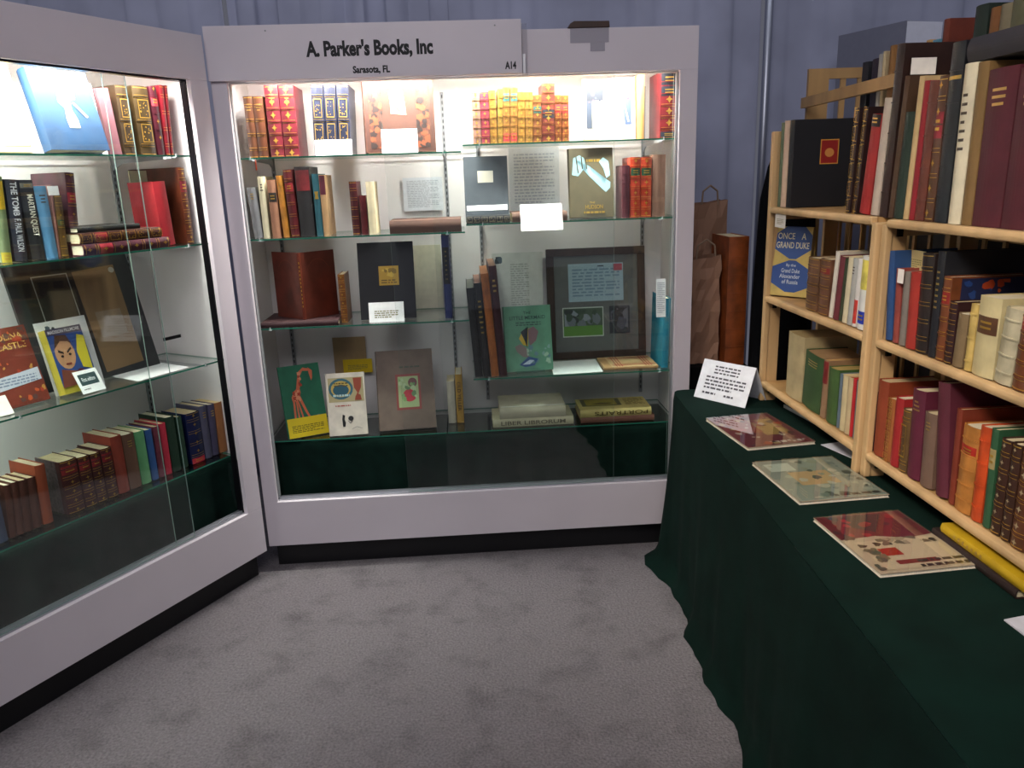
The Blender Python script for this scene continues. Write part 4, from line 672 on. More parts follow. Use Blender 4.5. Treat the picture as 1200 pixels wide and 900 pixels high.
 ('B', 0.455, 0.015, 0.832, -0.81, 0.0344, 0.2198, 0.1451, 'c0481c', {'nb': 4}, 'bright orange banded book, near rack bottom tier', 'B3'),
 ('B', 0.496, 0.015, 0.832, -2.34, 0.0224, 0.2237, 0.1477, '2c5638', {'lab': [(0.6, 0.8, 'b09c68')]}, 'green book with paper label, near rack bottom tier', 'B3'),
 ('B', 0.522, 0.015, 0.832, 0.0, 0.0304, 0.214, 0.1412, '3c241a', {'nb': 5, 'orn': 'dot2', 'gl': 1}, 'first dark brown book with pale ornaments, near rack bottom tier', 'B3'),
 ('B', 0.555, 0.015, 0.832, 0.0, 0.0274, 0.215, 0.1419, '3c241a', {'nb': 5, 'orn': 'dot2', 'gl': 1}, 'second dark brown book with pale ornaments, near rack bottom tier', 'B3'),
 ('B', 0.586, 0.015, 0.832, 0.0, 0.0404, 0.21, 0.1386, '5a3420', {'nb': 5, 'gl': 1, 'orn': 'dot2'}, 'third lighter brown book with pale ornaments, near rack bottom tier', 'B3'),
]
FACES = [
 (['L', -0.751, 0.1, 1.728, 0, 14, 0.1365, 0.2699], 0.02, 'e8dcb0', 'cream', 'large cream picture book at the left edge, left case top shelf', 'L1', {}),
 (['L', -0.579, 0.07, 1.728, 0, 15, 0.1982, 0.2546], 0.045, '0f3c62', 'fairy', 'blue book of Japanese fairy tales with gilt figure, left case top shelf', 'L1', {'stand': 1, 'spine_shift': 1}),
 (['L', -0.865, 0.13, 0.953, 0, 16, 0.1677, 0.2518], 0.03, '7a3020', 'castle', 'red illustrated book titled CAROLINA CASTLE, left case third shelf', 'L3', {'stand': 1}),
 (['L', -0.651, 0.12, 0.953, 0, 14, 0.1229, 0.2196], 0.04, 'b0a030', 'fillmore', 'illustrated jacket with glaring man and yellow spine, left case third shelf', 'L3', {'stand': 1}),
 (['C', 0.531, 0.14, 1.716, 0, 6, 0.2742, 0.2943], 0.05, '42200f', 'ornate', 'large tan binding with black tooling and gilt emblem, facing case top', 'C1', {'stand': 1}),
 (['C', 0.455, 0.14, 1.049, 0, 10, 0.2287, 0.3192], 0.02, '12121a', 'goldplate', 'large black book with square gold plate, facing case third left shelf', 'C3', {}),
 (['C', 0.118, 0.07, 0.563, 24, 16, 0.1722, 0.3085], 0.014, '1c6a4c', 'giraffe', 'green picture book with a giraffe and yellow band, facing case bottom left', 'C4', {}),
 (['C', 0.289, 0.08, 0.563, 4, 10, 0.1599, 0.2662], 0.025, 'e4dccb', 'premio', 'white book with oval emblem and small ink drawing, facing case bottom left', 'C4', {}),
 (['C', 0.5, 0.1, 0.563, 4, 22, 0.2426, 0.3471], 0.03, '6f6054', 'wrapped', 'taupe book in clear wrap with red framed picture, facing case bottom left', 'C4', {}),
 (['C', 0.914, 0.14, 1.435, 0, 8, 0.1752, 0.2598], 0.02, '50565e', 'greyfolder', 'dark grey portfolio with small white label, facing case second right shelf', 'R2', {}),
 (['C', 1.342, 0.13, 1.435, 0, 10, 0.1803, 0.2781], 0.03, '5a5038', 'nouveau', 'olive book with pale blue trees in clear stand, facing case second right', 'R2', {'stand': 1}),
 (['C', 1.056, 0.13, 0.796, 4, 12, 0.2036, 0.2803], 0.02, '6aa084', 'mermaid', 'green book titled THE LITTLE MERMAID in clear wrap, lower right shelf', 'R3', {'stand': 1}),
]
SHEETS = [
 (['L', -0.652, 0.24, 0.953, 0, 14, 0.4611, 0.4796], '38383a', 'folder', 'large dark folder under wrap with brown print and tan paper, left case', 'folder', 0.012),
 (['L', -0.658, 0.165, 0.953, 0, 12, 0.1794, 0.2485], 'e4e6e8', 'logo', 'white sheet standing behind the glaring man jacket, left case', 'paper', 0.001),
 (['L', -0.611, 0.09, 0.956, 0, 30, 0.0835, 0.0824], 'f2f2f2', 'firsted', 'white card with dark green FIRST EDITION panel, left case third shelf', 'card', 0.001),
 (['L', -0.884, 0.1, 0.955, 0, 30, 0.0513, 0.0633], 'f0ece0', 'none', 'blank white card at the left edge, left case third shelf', 'card', 0.002),
 (['L', -0.405, 0.115, 1.728, 0, 8, 0.0468, 0.2292], 'fbfbfb', 'none', 'small white card on the rose book, left case top shelf', 'card', 0.001),
 (['C', 0.336, 0.105, 1.716, 0, 12, 0.143, 0.0601], 'fbfbfb', 'none', 'white card before the navy gilt volumes, facing case top shelf', 'card', 0.001),
 (['C', 0.598, 0.08, 1.716, 0, 12, 0.1393, 0.0916], 'fbfbfb', 'none', 'white card before the large tan binding, facing case top shelf', 'card', 0.001),
 (['C', 0.493, 0.09, 1.049, 0, 12, 0.1443, 0.0819], 'fbfbfb', 'fewlines', 'white card before the black gold plate book, facing case third shelf', 'card', 0.001),
 (['C', 0.661, 0.4, 1.049, 0, 2, 0.1314, 0.2819], 'd8d2bc', 'none', 'pale cream folder standing behind the black book, facing case third shelf', 'folder', 0.008),
 (['C', 1.451, 0.08, 1.74, 0, 12, 0.0884, 0.0672], 'fbfbfb', 'none', 'white card before the two picture panel, facing case top shelf', 'card', 0.001),
 (['C', 0.918, 0.1, 1.485, 0, 45, 0.1626, 0.0262], 'f4f4f4', 'none', 'white papers on the black book, facing case second right shelf', 'paper', 0.003),
 (['C', 1.13, 0.045, 1.4, 0, 24, 0.1685, 0.1116], 'fbfbfb', 'none', 'large white card hanging over the second right shelf edge', 'card', 0.001),
 (['C', 0.277, 0.41, 0.762, 0, 0, 0.148, 0.168], 'a48a66', 'none', 'brown paper sheet fixed on the back, facing case bottom left', 'paper', 0.001),
 (['C', 0.319, 0.39, 0.7655, 0, 0, 0.132, 0.0645], 'd8b818', 'fewlines', 'yellow typed card over the brown paper, facing case bottom left', 'card', 0.001),
 (['C', 0.644, 0.41, 1.4805, 0, 0, 0.172, 0.1415], 'd4d8e0', 'page', 'typed page on the back behind the flat brown book', 'paper', 0.001),
 (['C', 1.11, 0.41, 1.467, 0, 0, 0.221, 0.264], 'ced2d6', 'page', 'large typed page on the back of second right shelf', 'paper', 0.001),
 (['C', 1.019, 0.41, 0.8825, 0, 0, 0.23, 0.3995], 'd2d4d0', 'poem', 'tall printed page with small logo on the lower right back', 'paper', 0.001),
]
FLATS = [
 (['L', -0.538, 0.07, 1.408, 0, 0.3331, 0.036, 0.16], '4a1c2a', {'nb': 5, 'gl': 1, 'orn': 'dia', 'lab': [], 'fl': [(0.68, 0.82, 'a02030')]}, 0, 'maroon gilt book lying lowest in the pile, left case second shelf', 'L2', 'none'),
 (['L', -0.537, 0.08, 1.4445, 0, 0.3102, 0.036, 0.15], '4e2a1c', {'nb': 5, 'gl': 1, 'orn': 'fill', 'fl': [(0.68, 0.82, 'a02030')]}, 0, 'brown gilt book lying second in the pile, left case second shelf', 'L2', 'none'),
 (['L', -0.532, 0.09, 1.481, 0, 0.2318, 0.017, 0.17], '1c1c1c', {}, 0, 'slim black book lying on top of the pile, left case second shelf', 'L2', 'none'),
 (['C', 0.604, 0.09, 1.407, 0, 0.2878, 0.05, 0.2], '58392c', {}, 0, 'wide brown box lying flat, facing case second left shelf', 'C2', 'none'),
 (['C', 0.057, 0.07, 1.049, 0, 0.3136, 0.022, 0.24], '3a1d20', {}, 0, 'dark maroon book lying under the open one, facing case third shelf', 'C3', 'none'),
 (['C', 0.914, 0.09, 1.435, 0, 0.1757, 0.03, 0.13], '17171b', {'nb': 0, 'orn': 'fillw'}, 0, 'black book lying before the grey portfolio, facing case second shelf', 'R2', 'none'),
 (['C', 1.097, 0.08, 1.435, 0, 0.2229, 0.036, 0.2], '6a4a3c', {}, 0, 'brown box lying under a big white card, facing case second shelf', 'R2', 'none'),
 (['C', 0.986, 0.1, 0.563, 0, 0.3512, 0.036, 0.17], 'c8c2a0', {'txt': ('LIBER LIBRORUM', 0.9, 0.1, '6a6450')}, 0, 'cream book titled LIBER LIBRORUM, facing case bottom right', 'R3', 'none'),
 (['C', 1.017, 0.1, 0.5995, 0, 0.287, 0.05, 0.2], 'c0baa0', {}, 0, 'pale wrapped book lying on LIBER LIBRORUM, facing case bottom right', 'R3', 'wrap'),
 (['C', 1.371, 0.1, 0.563, 0, 0.3227, 0.024, 0.17], '7a5040', {}, 0, 'brown book lying under PORTRAITS, facing case bottom right', 'R3', 'none'),
 (['C', 1.367, 0.1, 0.5875, 0, 0.3131, 0.034, 0.17], 'c4b470', {'txt': ('PORTRAITS', 0.95, 0.2, '5c4c20')}, 1, 'yellow book titled PORTRAITS upside down, facing case bottom right', 'R3', 'portraits'),
 (['C', 1.473, 0.1, 0.796, 0, 0.2339, 0.012, 0.19], 'b08a5c', {}, 0, 'plaid patterned tan book lying flat, facing case lower right shelf', 'R3', 'plaid'),
]
i = 0
for b in BOOKS:
    i += 1; face = 'emblem' if 'red gilt emblem' in b[10] else ('floral' if b[10].startswith('tan gilt book with red label') else None)
    place_spine_out(*b[:8], b[8], b[9], b[10], GR[b[11]], i, face)
for pos, th, hexc, ak, label, row, op in FACES:
    i += 1; place_face_out(*pos, th, hexc, ak, label, GR[row], i)
    fr, u, v, z, yaw, tilt, wd, ht = pos
    if op.get('stand'): easel(F(fr) @ Matrix.Translation((u+wd*.2, v-.006, z)) @ Matrix.Rotation(R(yaw), 4, 'Z'), wd*.6, 'clear plastic easel stand under the '+label.split(',')[0].split(' with ')[0].split(' of ')[0].split(' titled ')[0])
for s in SHEETS: place_sheet(*s[0], *s[1:])
for pos, hexc, st, flip, label, row, ta in FLATS:
    i += 1; fr, u, v, z, yaw, ln, th, dep = pos; place_flat(fr, u, v, z, yaw, ln, th, dep, hexc, st, flip, label, GR[row], i, ta)
# ---------------------------------------------------------------- single pieces inside the cases
# book standing open, covers to the front (facing case, third shelf, on the flat maroon book)
OB = thing('open_book', F('C') @ Matrix.Translation((.228, .105, 1.0725)), 'red brown tooled book standing open on a flat maroon book', 'book', GR['C3'])
for a, nm in ((R(180-40), 'cover'), (R(42), 'cover')):
    Mx = Matrix.Rotation(a, 4, 'Z'); wd = .17 if a > 1.5 else .165
    MB().box(.006, -.0015, 0, wd, .0015, .272, mat_=Mx).build(nm, mat('5a2418', 'leather', .4, 12.), OB)
    m = MB(); s = 1 if a > 1.5 else -1
    # tooled arches
    for k in range(14):
        t0, t1 = math.pi*k/14, math.pi*(k+1)/14
        p = [(.085+.055*math.cos(t), .17+.07*math.sin(t)) for t in (t0, t1)]
        m.add([tuple(Mx @ Vector((x, s*.0017, z+dz))) for (x, z), dz in ((p[0], 0), (p[1], 0), (p[1], .002), (p[0], .002))], [(0, 1, 2, 3)])
    m.build('tooled_arch', mat('7a3c28'), OB)
    MB().box(.008, -.02 if s > 0 else .002, .004, wd-.006, -.002 if s > 0 else .02, .268, mat_=Mx).build('page_block', mat('c8b890', 'pages', .8, 60.), OB)
m = MB(); m.prism([(-.008, .004), (-.004, -.004), (.004, -.004), (.008, .004)], 0, .272); m.build('spine', mat('6a2c1c', 'leather', .4, 12.), OB)
m = MB()
for k in range(12): m.add([(-.0018, -.0043, .05+k*.016), (.0018, -.0043, .05+k*.016), (.0018, -.0043, .059+k*.016), (-.0018, -.0043, .059+k*.016)], [(0, 1, 2, 3)])
m.build('title_lines', mat(G, 'gilt'), OB)
m = MB(); m.box(.112, .112, 1.6685, .117, .1135, 1.7075)
o = m.build('ribbon_marker', mat('c8502c', 'cloth')); o.matrix_world = F('C') @ Matrix.Translation((0, -.055, 0)); tag(o, 'orange ribbon hanging over the upper left shelf edge', 'ribbon')
# two picture panel, upper right shelf
PP = thing('folding_panel', F('C') @ Matrix.Translation((1.399, .15, 1.7405)) @ Matrix.Rotation(-R(6), 4, 'X'), 'cream folding panel with two dark pictures, facing case upper right shelf', 'picture panel')
MB().box(0, 0, 0, .106, .008, .237).build('leaf', mat('d8b070', 'board'), PP); MB().box(.108, 0, 0, .212, .008, .24).build('leaf', mat('e8e2d0', 'board'), PP)
MB().box(.006, -.001, .006, .1, 0, .231).build('mount', mat('e6dcc0'), PP); MB().box(.112, -.001, .006, .206, 0, .234).build('mount', mat('ece8dc'), PP)
art([('rect', .14, .2, .42, .86, '2c3442', 'picture'), ('rect', .36, .2, .7, .64, 'c8b878', 'picture'), ('rect', .14, .66, .8, .88, '20242e', 'picture'), ('blobs', .16, .62, .8, .88, 12, ['1c2230', '38465a', '4a3c44'], 'picture')], .106, .237, Matrix(((1, 0, 0, 0), (0, 0, -1, -.0012), (0, 1, 0, 0), (0, 0, 0, 1))), PP)
art([('rect', .16, .25, .86, .88, '3c4a68', 'picture'), ('poly', [(.16, .25), (.16, .7), (.5, .62), (.6, .25)], 'e0dcd8', 'picture'), ('stroke', [(.7, .86), (.58, .6), (.74, .3)], .006, 'a8c0d8', 'picture'), ('blobs', .2, .66, .84, .86, 8, ['6a84a8', '8a3040', '9ab0c8'], 'picture')], .104, .237, Matrix(((1, 0, 0, .108), (0, 0, -1, -.0012), (0, 1, 0, 0), (0, 0, 0, 1))), PP)
bk = thing('book', F('C') @ Matrix.Translation((1.618, .15, 1.7405)), 'plain tan book standing right of the two picture panel', 'book', GR['R1']); book_parts(bk, .028, .245, .16, 'b08a50', {}, None, 901)
# framed display, lower right shelf
FM = thing('picture_frame', F('C') @ Matrix.Translation((1.262, .332, .7965)) @ Matrix.Rotation(-R(7), 4, 'X') @ Matrix.Translation((0, 0, .0)), 'dark wooden frame holding a letter and two photographs, lower right shelf', 'picture frame')
W_, H_, T_ = .448, .50, .034
wdm = mat('3c2a22', 'wood', .45, 30.)
for nm, a in (('rail', (0, 0, 0, W_, .018, T_)), ('rail', (0, 0, H_-T_, W_, .018, H_)), ('side_rail', (0, 0, T_, T_, .018, H_-T_)), ('side_rail', (W_-T_, 0, T_, W_, .018, H_-T_))): MB().box(*a).build(nm, wdm, FM, bevel=.002)
MB().box(T_, .008, T_, W_-T_, .014, H_-T_).build('grey_mat', mat('6c6a68', 'paper', .8), FM)
MB().box(T_, .004, T_, W_-T_, .006, H_-T_).build('glazing', [PANE], FM)
A_ = Matrix(((1, 0, 0, 0), (0, 0, -1, .0078), (0, 1, 0, 0), (0, 0, 0, 1)))
art([('rect', .22, .52, .78, .86, 'a8bcc8', 'letter'), ('lines', .26, .56, .74, .82, 9, '7a90a4', 'letter_writing'), ('rect', .68, .79, .77, .85, 'b04a5c', 'stamp'), ('poly', [(.51, .8), (.52, .84), (.58, .84), (.59, .8), (.58, .83), (.52, .83)], '303848', 'postmark'),
     ('rect', .15, .2, .57, .47, 'c8ccc0', 'photograph'), ('rect', .16, .21, .56, .46, '4a5a44', 'photograph'), ('rect', .16, .21, .56, .3, '5c8a34', 'photograph'), ('blobs', .17, .3, .55, .45, 24, ['2c3430', '6a7078', '8a9098', '3a4a38'], 'photograph'), ('rect', .63, .22, .84, .47, '2c2c34', 'photograph'), ('blobs', .65, .24, .82, .45, 12, ['484a58', '6a6a74', '1c1c24'], 'photograph')], W_, H_, A_, FM)
# teal book with a white card, lower right shelf
tb = thing('book', F('C') @ Matrix.Translation((1.722, .10, .7965)) @ Matrix.Rotation(R(1), 4, 'Y'), 'bright teal book with white card, right end of lower right shelf', 'book', GR['R3']); book_parts(tb, .03, .30, .2, '1c7f98', {}, None, 902)
o = place_sheet('C', 1.692, .085, 1.02, 74-90+14, 4, .04, .16, 'eef0f2', 'page', 'narrow white card resting on the teal book', 'card', .001)
for nm, pts, zz, lb, hx in (('paper_sheet', [(1.250, .062), (1.464, .075), (1.470, .31), (1.262, .30)], .7965, 'white sheet lying flat before the picture frame', 'dfe6e4'),):
    o = MB().prism(pts, zz, zz+.001).build(nm, mat(hx, 'paper', .7)); o.matrix_world = F('C'); tag(o, lb, 'paper')
o = MB().prism([(-.413, .075), (-.19, .078), (-.173, .313), (-.393, .30)], .9535, .9545).build('paper_sheet', mat('eef0f0', 'paper', .7)); o.matrix_world = F('L'); tag(o, 'white sheet lying flat on the left case third shelf', 'paper')
o = MB().box(-.345, .10, .953+.115, -.27, .105, .953+.127).build('latch_bar', mat('101012', 'gloss')); o.matrix_world = F('L') @ Matrix.Translation((.08, 0, 0)); tag(o, 'short black lock bar near the left case third shelf', 'lock')
# white slips and loose papers on books
SL = [
 (['B', 0.006, 0.028, 1.824, 90, 0, 0.064, 0.039], 'ece6dc', 'none', 'white card on the cover of the tall black folio, near rack', 'card', 0.001),
 (['A', 0.06, 0.0, 1.409, 0, 0, 0.091, 0.052], 'dcd8d0', 'fewlines', 'small white card above the ONCE A GRAND DUKE book', 'card', 0.0008),
 (['B', 0.078, 0.004, 1.315, 0, 0, 0.028, 0.036], 'f0e8e0', 'none', 'white flap wrapped over the dusty red book, near rack', 'card', 0.0008),
 (['B', 0.015, 0.06, 1.339, 0, 0, 0.085, 0.054], 'c8b480', 'fewlines', 'yellowed note standing behind the red book, near rack', 'paper', 0.0008),
 (['L', -0.598, 0.1, 1.6025, 0, 0, 0.035, 0.0285], 'f4f4f4', 'none', 'small white slip over the gilt brown book, left case second shelf', 'paper', 0.0008),
 (['L', -0.161, 0.29, 1.4085, 0, 0, 0.075, 0.2715], 'c8c0a0', 'none', 'cream board standing left of the red book, left case second shelf', 'paper', 0.004),
]
for s in SL: place_sheet(*s[0], *s[1:])

# ================================================================ TABLE UNDER THE GREEN CLOTH
TX0, TX1, TY0, TY1, TZ = .648, 1.60, -1.2, 3.0, .7545
tt = thing('trestle_table', Matrix.Identity(4), 'long trestle table hidden under the dark green cloth', 'table')
MB().box(TX0+.03, TY0+.03, TZ-.035, TX1, TY1-.03, TZ-.004).build('table_top', mat('8a7a60', 'wood', .6), tt)
for y in (-.9, .9, 2.75):
    for x in (TX0+.14, TX1-.1): MB().tube((x, y, 0), (x, y, TZ-.035), .015).build('leg', mat('404040', 'metal'), tt)
# cloth: path round far end and along the front, then profile down to the floor
path = [(TX1, TY1), (TX0+.05, TY1), (TX0+.02, TY1-.008), (TX0+.006, TY1-.025), (TX0, TY1-.06)]
nrm = [(0, 1), (-.15, .98), (-.55, .83), (-.88, .47), (-1, .05)]
n1 = 110
for k in range(1, n1+1): path.append((TX0, TY1-.06-(TY1-.06-TY0)*k/n1)); nrm.append((-1, 0))
dist = [0]
for p, q in zip(path, path[1:]): dist.append(dist[-1]+math.hypot(q[0]-p[0], q[1]-p[1]))
m = MB(); NV = 22; cols = []
for k, ((x, y), (nx, ny)) in enumerate(zip(path, nrm)):
    s = dist[k]; colm = []
    for j in range(NV+1):
        t_ = j/NV; z = (TZ-.001)*(1-t_)+.003*t_
        drop = t_
        fold = .016*math.sin(s*9+1.2*math.sin(s*2.3))+.009*math.sin(s*21+.8)+.005*math.sin(s*47)
        corner = math.exp(-((s-1.0)/.16)**2)
        out = .004+drop*(.012+fold*(.35+.65*drop))+drop**2*(.045*corner)
        if j >= NV-1: out += .012*drop+.004*math.sin(s*30)
        if j == 0: out = 0
        px = x+nx*out; py = y+ny*out
        if j == NV: px += nx*.03*(.4+corner); py += ny*.03*(.4+corner)
        colm.append((px, py, z))
    cols.append(colm)
vs = [v for c_ in cols for v in c_]
m.add(vs, [(k*(NV+1)+j, (k+1)*(NV+1)+j, (k+1)*(NV+1)+j+1, k*(NV+1)+j+1) for k in range(len(cols)-1) for j in range(NV)])
# top
m.add([(x, y, TZ) for x, y in path]+[(TX1, TY0, TZ)], [tuple(range(len(path)+1))][::1])
for k, (x, y) in enumerate(path[:-1]):
    pass
o = m.build('table_cloth', mat('061f19', 'felt', .95, 9.), None, False)
for p in o.data.polygons: p.use_smooth = len(p.vertices) == 4
tag(o, 'dark green cloth draped over the long table down to the carpet', 'tablecloth')

# ================================================================ PINE RACKS ON THE TABLE
PINE = mat('cdaa7a', 'wood', .5, 9.); PINE2 = mat('bd9560', 'wood', .5, 9.)
def rack(fr, zl, zr, label, tiers, W=.765, D=.25):
    t = thing('pine_rack', F(fr), label, 'bookcase', 'folding pine racks on the green table')
    for x0, zt in ((0, zl), (W-.018, zr)):
        zb = .7555
        m = MB()
        m.box(x0, .0145, zb, x0+.018, .055, zt-.012); m.prism([(D-.05, zb), (D, zb), (D, zt-.02), (D-.01, zt-.004), (D-.05, zt)], x0, x0+.018, 'x')
        for z in list(tiers)+([zt-.03] if zt > 1.6 else []): m.box(x0+.001, .0552, z-.045, x0+.017, D-.0502, z-.012 if z < 1.6 else z+.02)
        m.build('side_panel', PINE, t, bevel=.002)
        m = MB(); m.prism([(x0-.004, -.006), (x0+.022, -.006), (x0+.022, .014), (x0-.004, .014)], zb, zt-.012); m.build('front_post', PINE, t, bevel=.004)
    for z in tiers:
        MB().box(.0185, .012, z-.019, W-.0185, D-.012, z-.001).build('shelf_board', PINE2, t)
        MB().prism([(-.006, z-.021), (-.009, z-.011), (-.006, z-.001), (.0115, z+.001), (.0115, z-.021)], .0225, W-.0225, 'x').build('shelf_lip', PINE, t, bevel=.003)
        for x in (.026, W-.034): MB().box(x, .02, z-.045, x+.008, .034, z-.022).build('hinge', mat('1a1612', 'metal'), t)
    for z0, z1 in zip(tiers, tiers[1:]):
        MB().box(.0185, D-.011, z1-.06, W-.0185, D-.002, z1-.03).build('back_rail', PINE2, t)
    n = 9
    for k in range(n):
        x = .06+(W-.13)*k/(n-1); MB().box(x, D-.02, tiers[0]+.001, x+.012, D-.0125, tiers[-1]-.0195).build('back_slat', PINE2, t)
    return t
rack('A', 1.746, 1.474, 'far folding pine rack with a tall rounded left end', (.834, 1.158, 1.4765))
rack('B', 1.470, 1.470, 'near folding pine rack cut by the right frame edge', (.830, 1.154, 1.4725))
# taller rack standing behind, seen over the far one
tr = thing('pine_rack', Matrix.Identity(4), 'tall pine rack with slatted end behind the far rack', 'bookcase', 'folding pine racks on the green table')
m = MB().box(1.252, 3.335, 0, 1.335, 3.355, 1.995).build('end_post', PINE2, tr)
MB().box(1.56, 3.335, 0, 1.60, 3.355, 1.995).build('end_post', PINE2, tr)
MB().box(1.336, 3.337, 1.955, 1.559, 3.353, 1.995).build('end_rail', PINE2, tr)
for x in (1.385, 1.455, 1.52): MB().box(x, 3.34, 1.0, x+.022, 3.35, 1.9545).build('end_slat', PINE2, tr)
MB().box(1.232, 2.56, 1.845, 1.250, 3.354, 1.885).build('front_rail', PINE2, tr)
MB().box(1.252, 2.45, 1.60, 1.56, 3.334, 1.62).build('shelf_board', PINE2, tr)
MB().box(1.262, 2.43, .7555, 1.56, 2.449, 1.96).build('side_panel', PINE2, tr)
for k, (y, th, h, hx, lb) in enumerate(((2.885, .05, .335, '14161f', 'tall navy book on the tall rack behind'), (2.81, .07, .335, '241a2c', 'dark purple book on the tall rack behind'), (2.765, .03, .345, 'a8a49c', 'pale grey book on the tall rack behind'), (2.735, .022, .35, 'c8b48c', 'slim cream book on the tall rack behind'), (2.69, .035, .36, '8a6030', 'ochre brown book on the tall rack behind'))):
    bk = thing('book', Matrix.Translation((1.27, y, 1.6205)) @ Matrix.Rotation(R(-90), 4, 'Z'), lb, 'book', 'books on the tall rack behind')
    book_parts(bk, th-.002, h, .22, hx, {}, None, 800+k)
# piles on top of the near rack's books
FT = [((.205, .02, 1.868), .17, .20, .038, '2c3a30', 'dark green box lying above the black ribbed book', 0)]
def flatbox(u, v, z, ln, dep, th, hx, lb, k):
    place_flat('B', u, v, z, 0, ln, th, dep, hx, {}, 0, lb, 'books piled on top of the near rack', 700+k, 'none')
flatbox(.250, .02, 1.8185, .35, .24, .05, '2c2a30', 'wide charcoal book lying across the tops at upper right', 1)
cb = MB(); cb.box(-.37, .285, .7555, .14, .50, 1.925).build('carton', mat('2a2420', 'board')); o = bpy.data.objects['carton']; o.matrix_world = F('B'); tag(o, 'dark carton behind the near rack holding small books', 'carton')
for k, (u, w_, h, d, hx, lb) in enumerate(((-.328, .03, .079, .11, '6a2c1c', 'small reddish brown book standing highest above the black folio'), (-.185, .055, .085, .13, '1a2a22', 'dark green book on the high carton at upper right'), (-.12, .038, .068, .13, '7a4c24', 'ochre book on the high carton at upper right'), (-.08, .042, .068, .13, '7a7058', 'taupe book on the high carton at upper right'), (-.036, .06, .15, .15, '5a5a42', 'tall khaki book at the upper right corner'))):
    bk = thing('book', F('B') @ Matrix.Translation((u, .30, 1.9256)), lb, 'book', 'books on the high carton behind the near rack'); book_parts(bk, w_, h, d, hx, {}, None, 750+k)
for k, (u, w_, h, hx, lb) in enumerate(((-.368, .008, .02, 'd8d8d8', 'tiny white booklet beside the small reddish brown book'), (-.358, .028, .03, '5a90a8', 'small light blue booklet beside the small reddish brown book'))):
    o = MB().box(0, 0, 0, w_, .10, h).build('booklet', mat(hx, 'paper')); o.matrix_world = F('B') @ Matrix.Translation((u, .29, 1.9256)); tag(o, lb, 'booklet')
# plastic bag at the very top
m = MB()
def f(a, b):
    th = a*2*math.pi; r = (.09+.02*math.sin(7*th+3*b)+.012*math.sin(13*th))*math.sin(math.pi*min(.08+b*.9, .97))
    return (-.10+r*1.0*math.cos(th), .375+r*.8*math.sin(th), 2.015+.11*b+.01*math.sin(9*th))
m.grid(f, 40, 10); o = m.build('plastic_bag', [WRAP]); o.matrix_world = F('B'); tag(o, 'crumpled clear plastic bag at the top right of the frame', 'bag')
# booklets under the racks and on the table
def slab(name, pts, z, th, hx, lb, cat, kind='paper'):
    o = MB().prism(pts, z, z+th).build(name, mat(hx, kind, .6)); return tag(o, lb, cat)
place_flat('B', .385, -.024, .7556, 0, .29, .019, .2, '2a1c18', {}, 0, 'slim dark book lying lowest under the near rack', 'books lying under the near rack', 887, 'none')
place_flat('B', .408, -.018, .7750, 0, .28, .022, .2, 'b8960e', dict(tl=2), 0, 'bright yellow book lying on a dark one under the near rack', 'books lying under the near rack', 888, 'none')
slab('booklet', [(1.000, 2.71), (1.035, 2.50), (1.16, 2.52), (1.14, 2.72)], .7555, .012, 'b8bab8', 'grey white booklets lying under the far rack', 'booklet')
slab('paper_sheet', [(.975, 2.30), (1.03, 2.14), (1.13, 2.17), (1.09, 2.33)], .7555, .002, 'd4d8e4', 'white papers under the joint of the two racks', 'paper')
slab('booklet', [(.93, 1.30), (.945, 1.15), (1.12, 1.18), (1.10, 1.34)], .7555, .003, 'c8c8d0', 'white leaflet at the right edge of the green table', 'booklet')
slab('paper_sheet', [(1.06, 1.475), (1.08, 1.42), (1.16, 1.43), (1.15, 1.49)], .7555, .004, 'a8aab0', 'grey papers beside the yellow book', 'paper')
MAGROT = {'magred': 0.1698, 'magpale': 0.1142, 'magbig': 0.1192}
DUKE = ['A', 0.024, 0.009, 1.16, 38, 5, 0.1424, 0.2459]
# three magazines laid flat, titles towards the seller
for key, (c, sx, sy, rot), lb in (('magred', ((0.8213, 2.4475), 0.2309, 0.3181, 0.0), 'glossy magazine with red interior picture, farthest of the three'), ('magpale', ((0.8502, 2.0162), 0.2510, 0.2960, 0.0), 'glossy magazine with pale green interior, middle of the three'), ('magbig', ((0.8698, 1.6295), 0.2271, 0.2865, 0.0), 'glossy magazine with red wall and white room, nearest of the three')):
    rz = MAGROT[key]
    M = Matrix.Translation((c[0], c[1], .7555)) @ Matrix.Rotation(rz, 4, 'Z')
    t = thing('magazine', M, lb, 'magazine', 'magazines laid on the green table')
    MB().box(-sx/2+.002, -sy/2+.002, .001, sx/2-.002, sy/2-.002, .0078).build('page_block', mat('e0d8c4', 'pages', .8, 60.), t)
    MB().box(-sx/2, -sy/2, .0079, sx/2, sy/2, .0088).build('front_cover', mat('b0a088', 'gloss'), t); MB().box(-sx/2, -sy/2, 0, sx/2, sy/2, .0009).build('back_cover', mat('d0c8b8', 'gloss'), t)
    art(ART[key], sx, sy, Matrix(((-1, 0, 0, sx/2), (0, -1, 0, sy/2), (0, 0, 1, .0088), (0, 0, 0, 1))), t)
    m = MB(); m.add([(-sx/2, -sy/2, .0117), (sx/2, -sy/2, .0117), (sx/2, sy/2, .0117), (-sx/2, sy/2, .0117)], [(0, 1, 2, 3)]); m.build('clear_wrap', [WRAP], t)
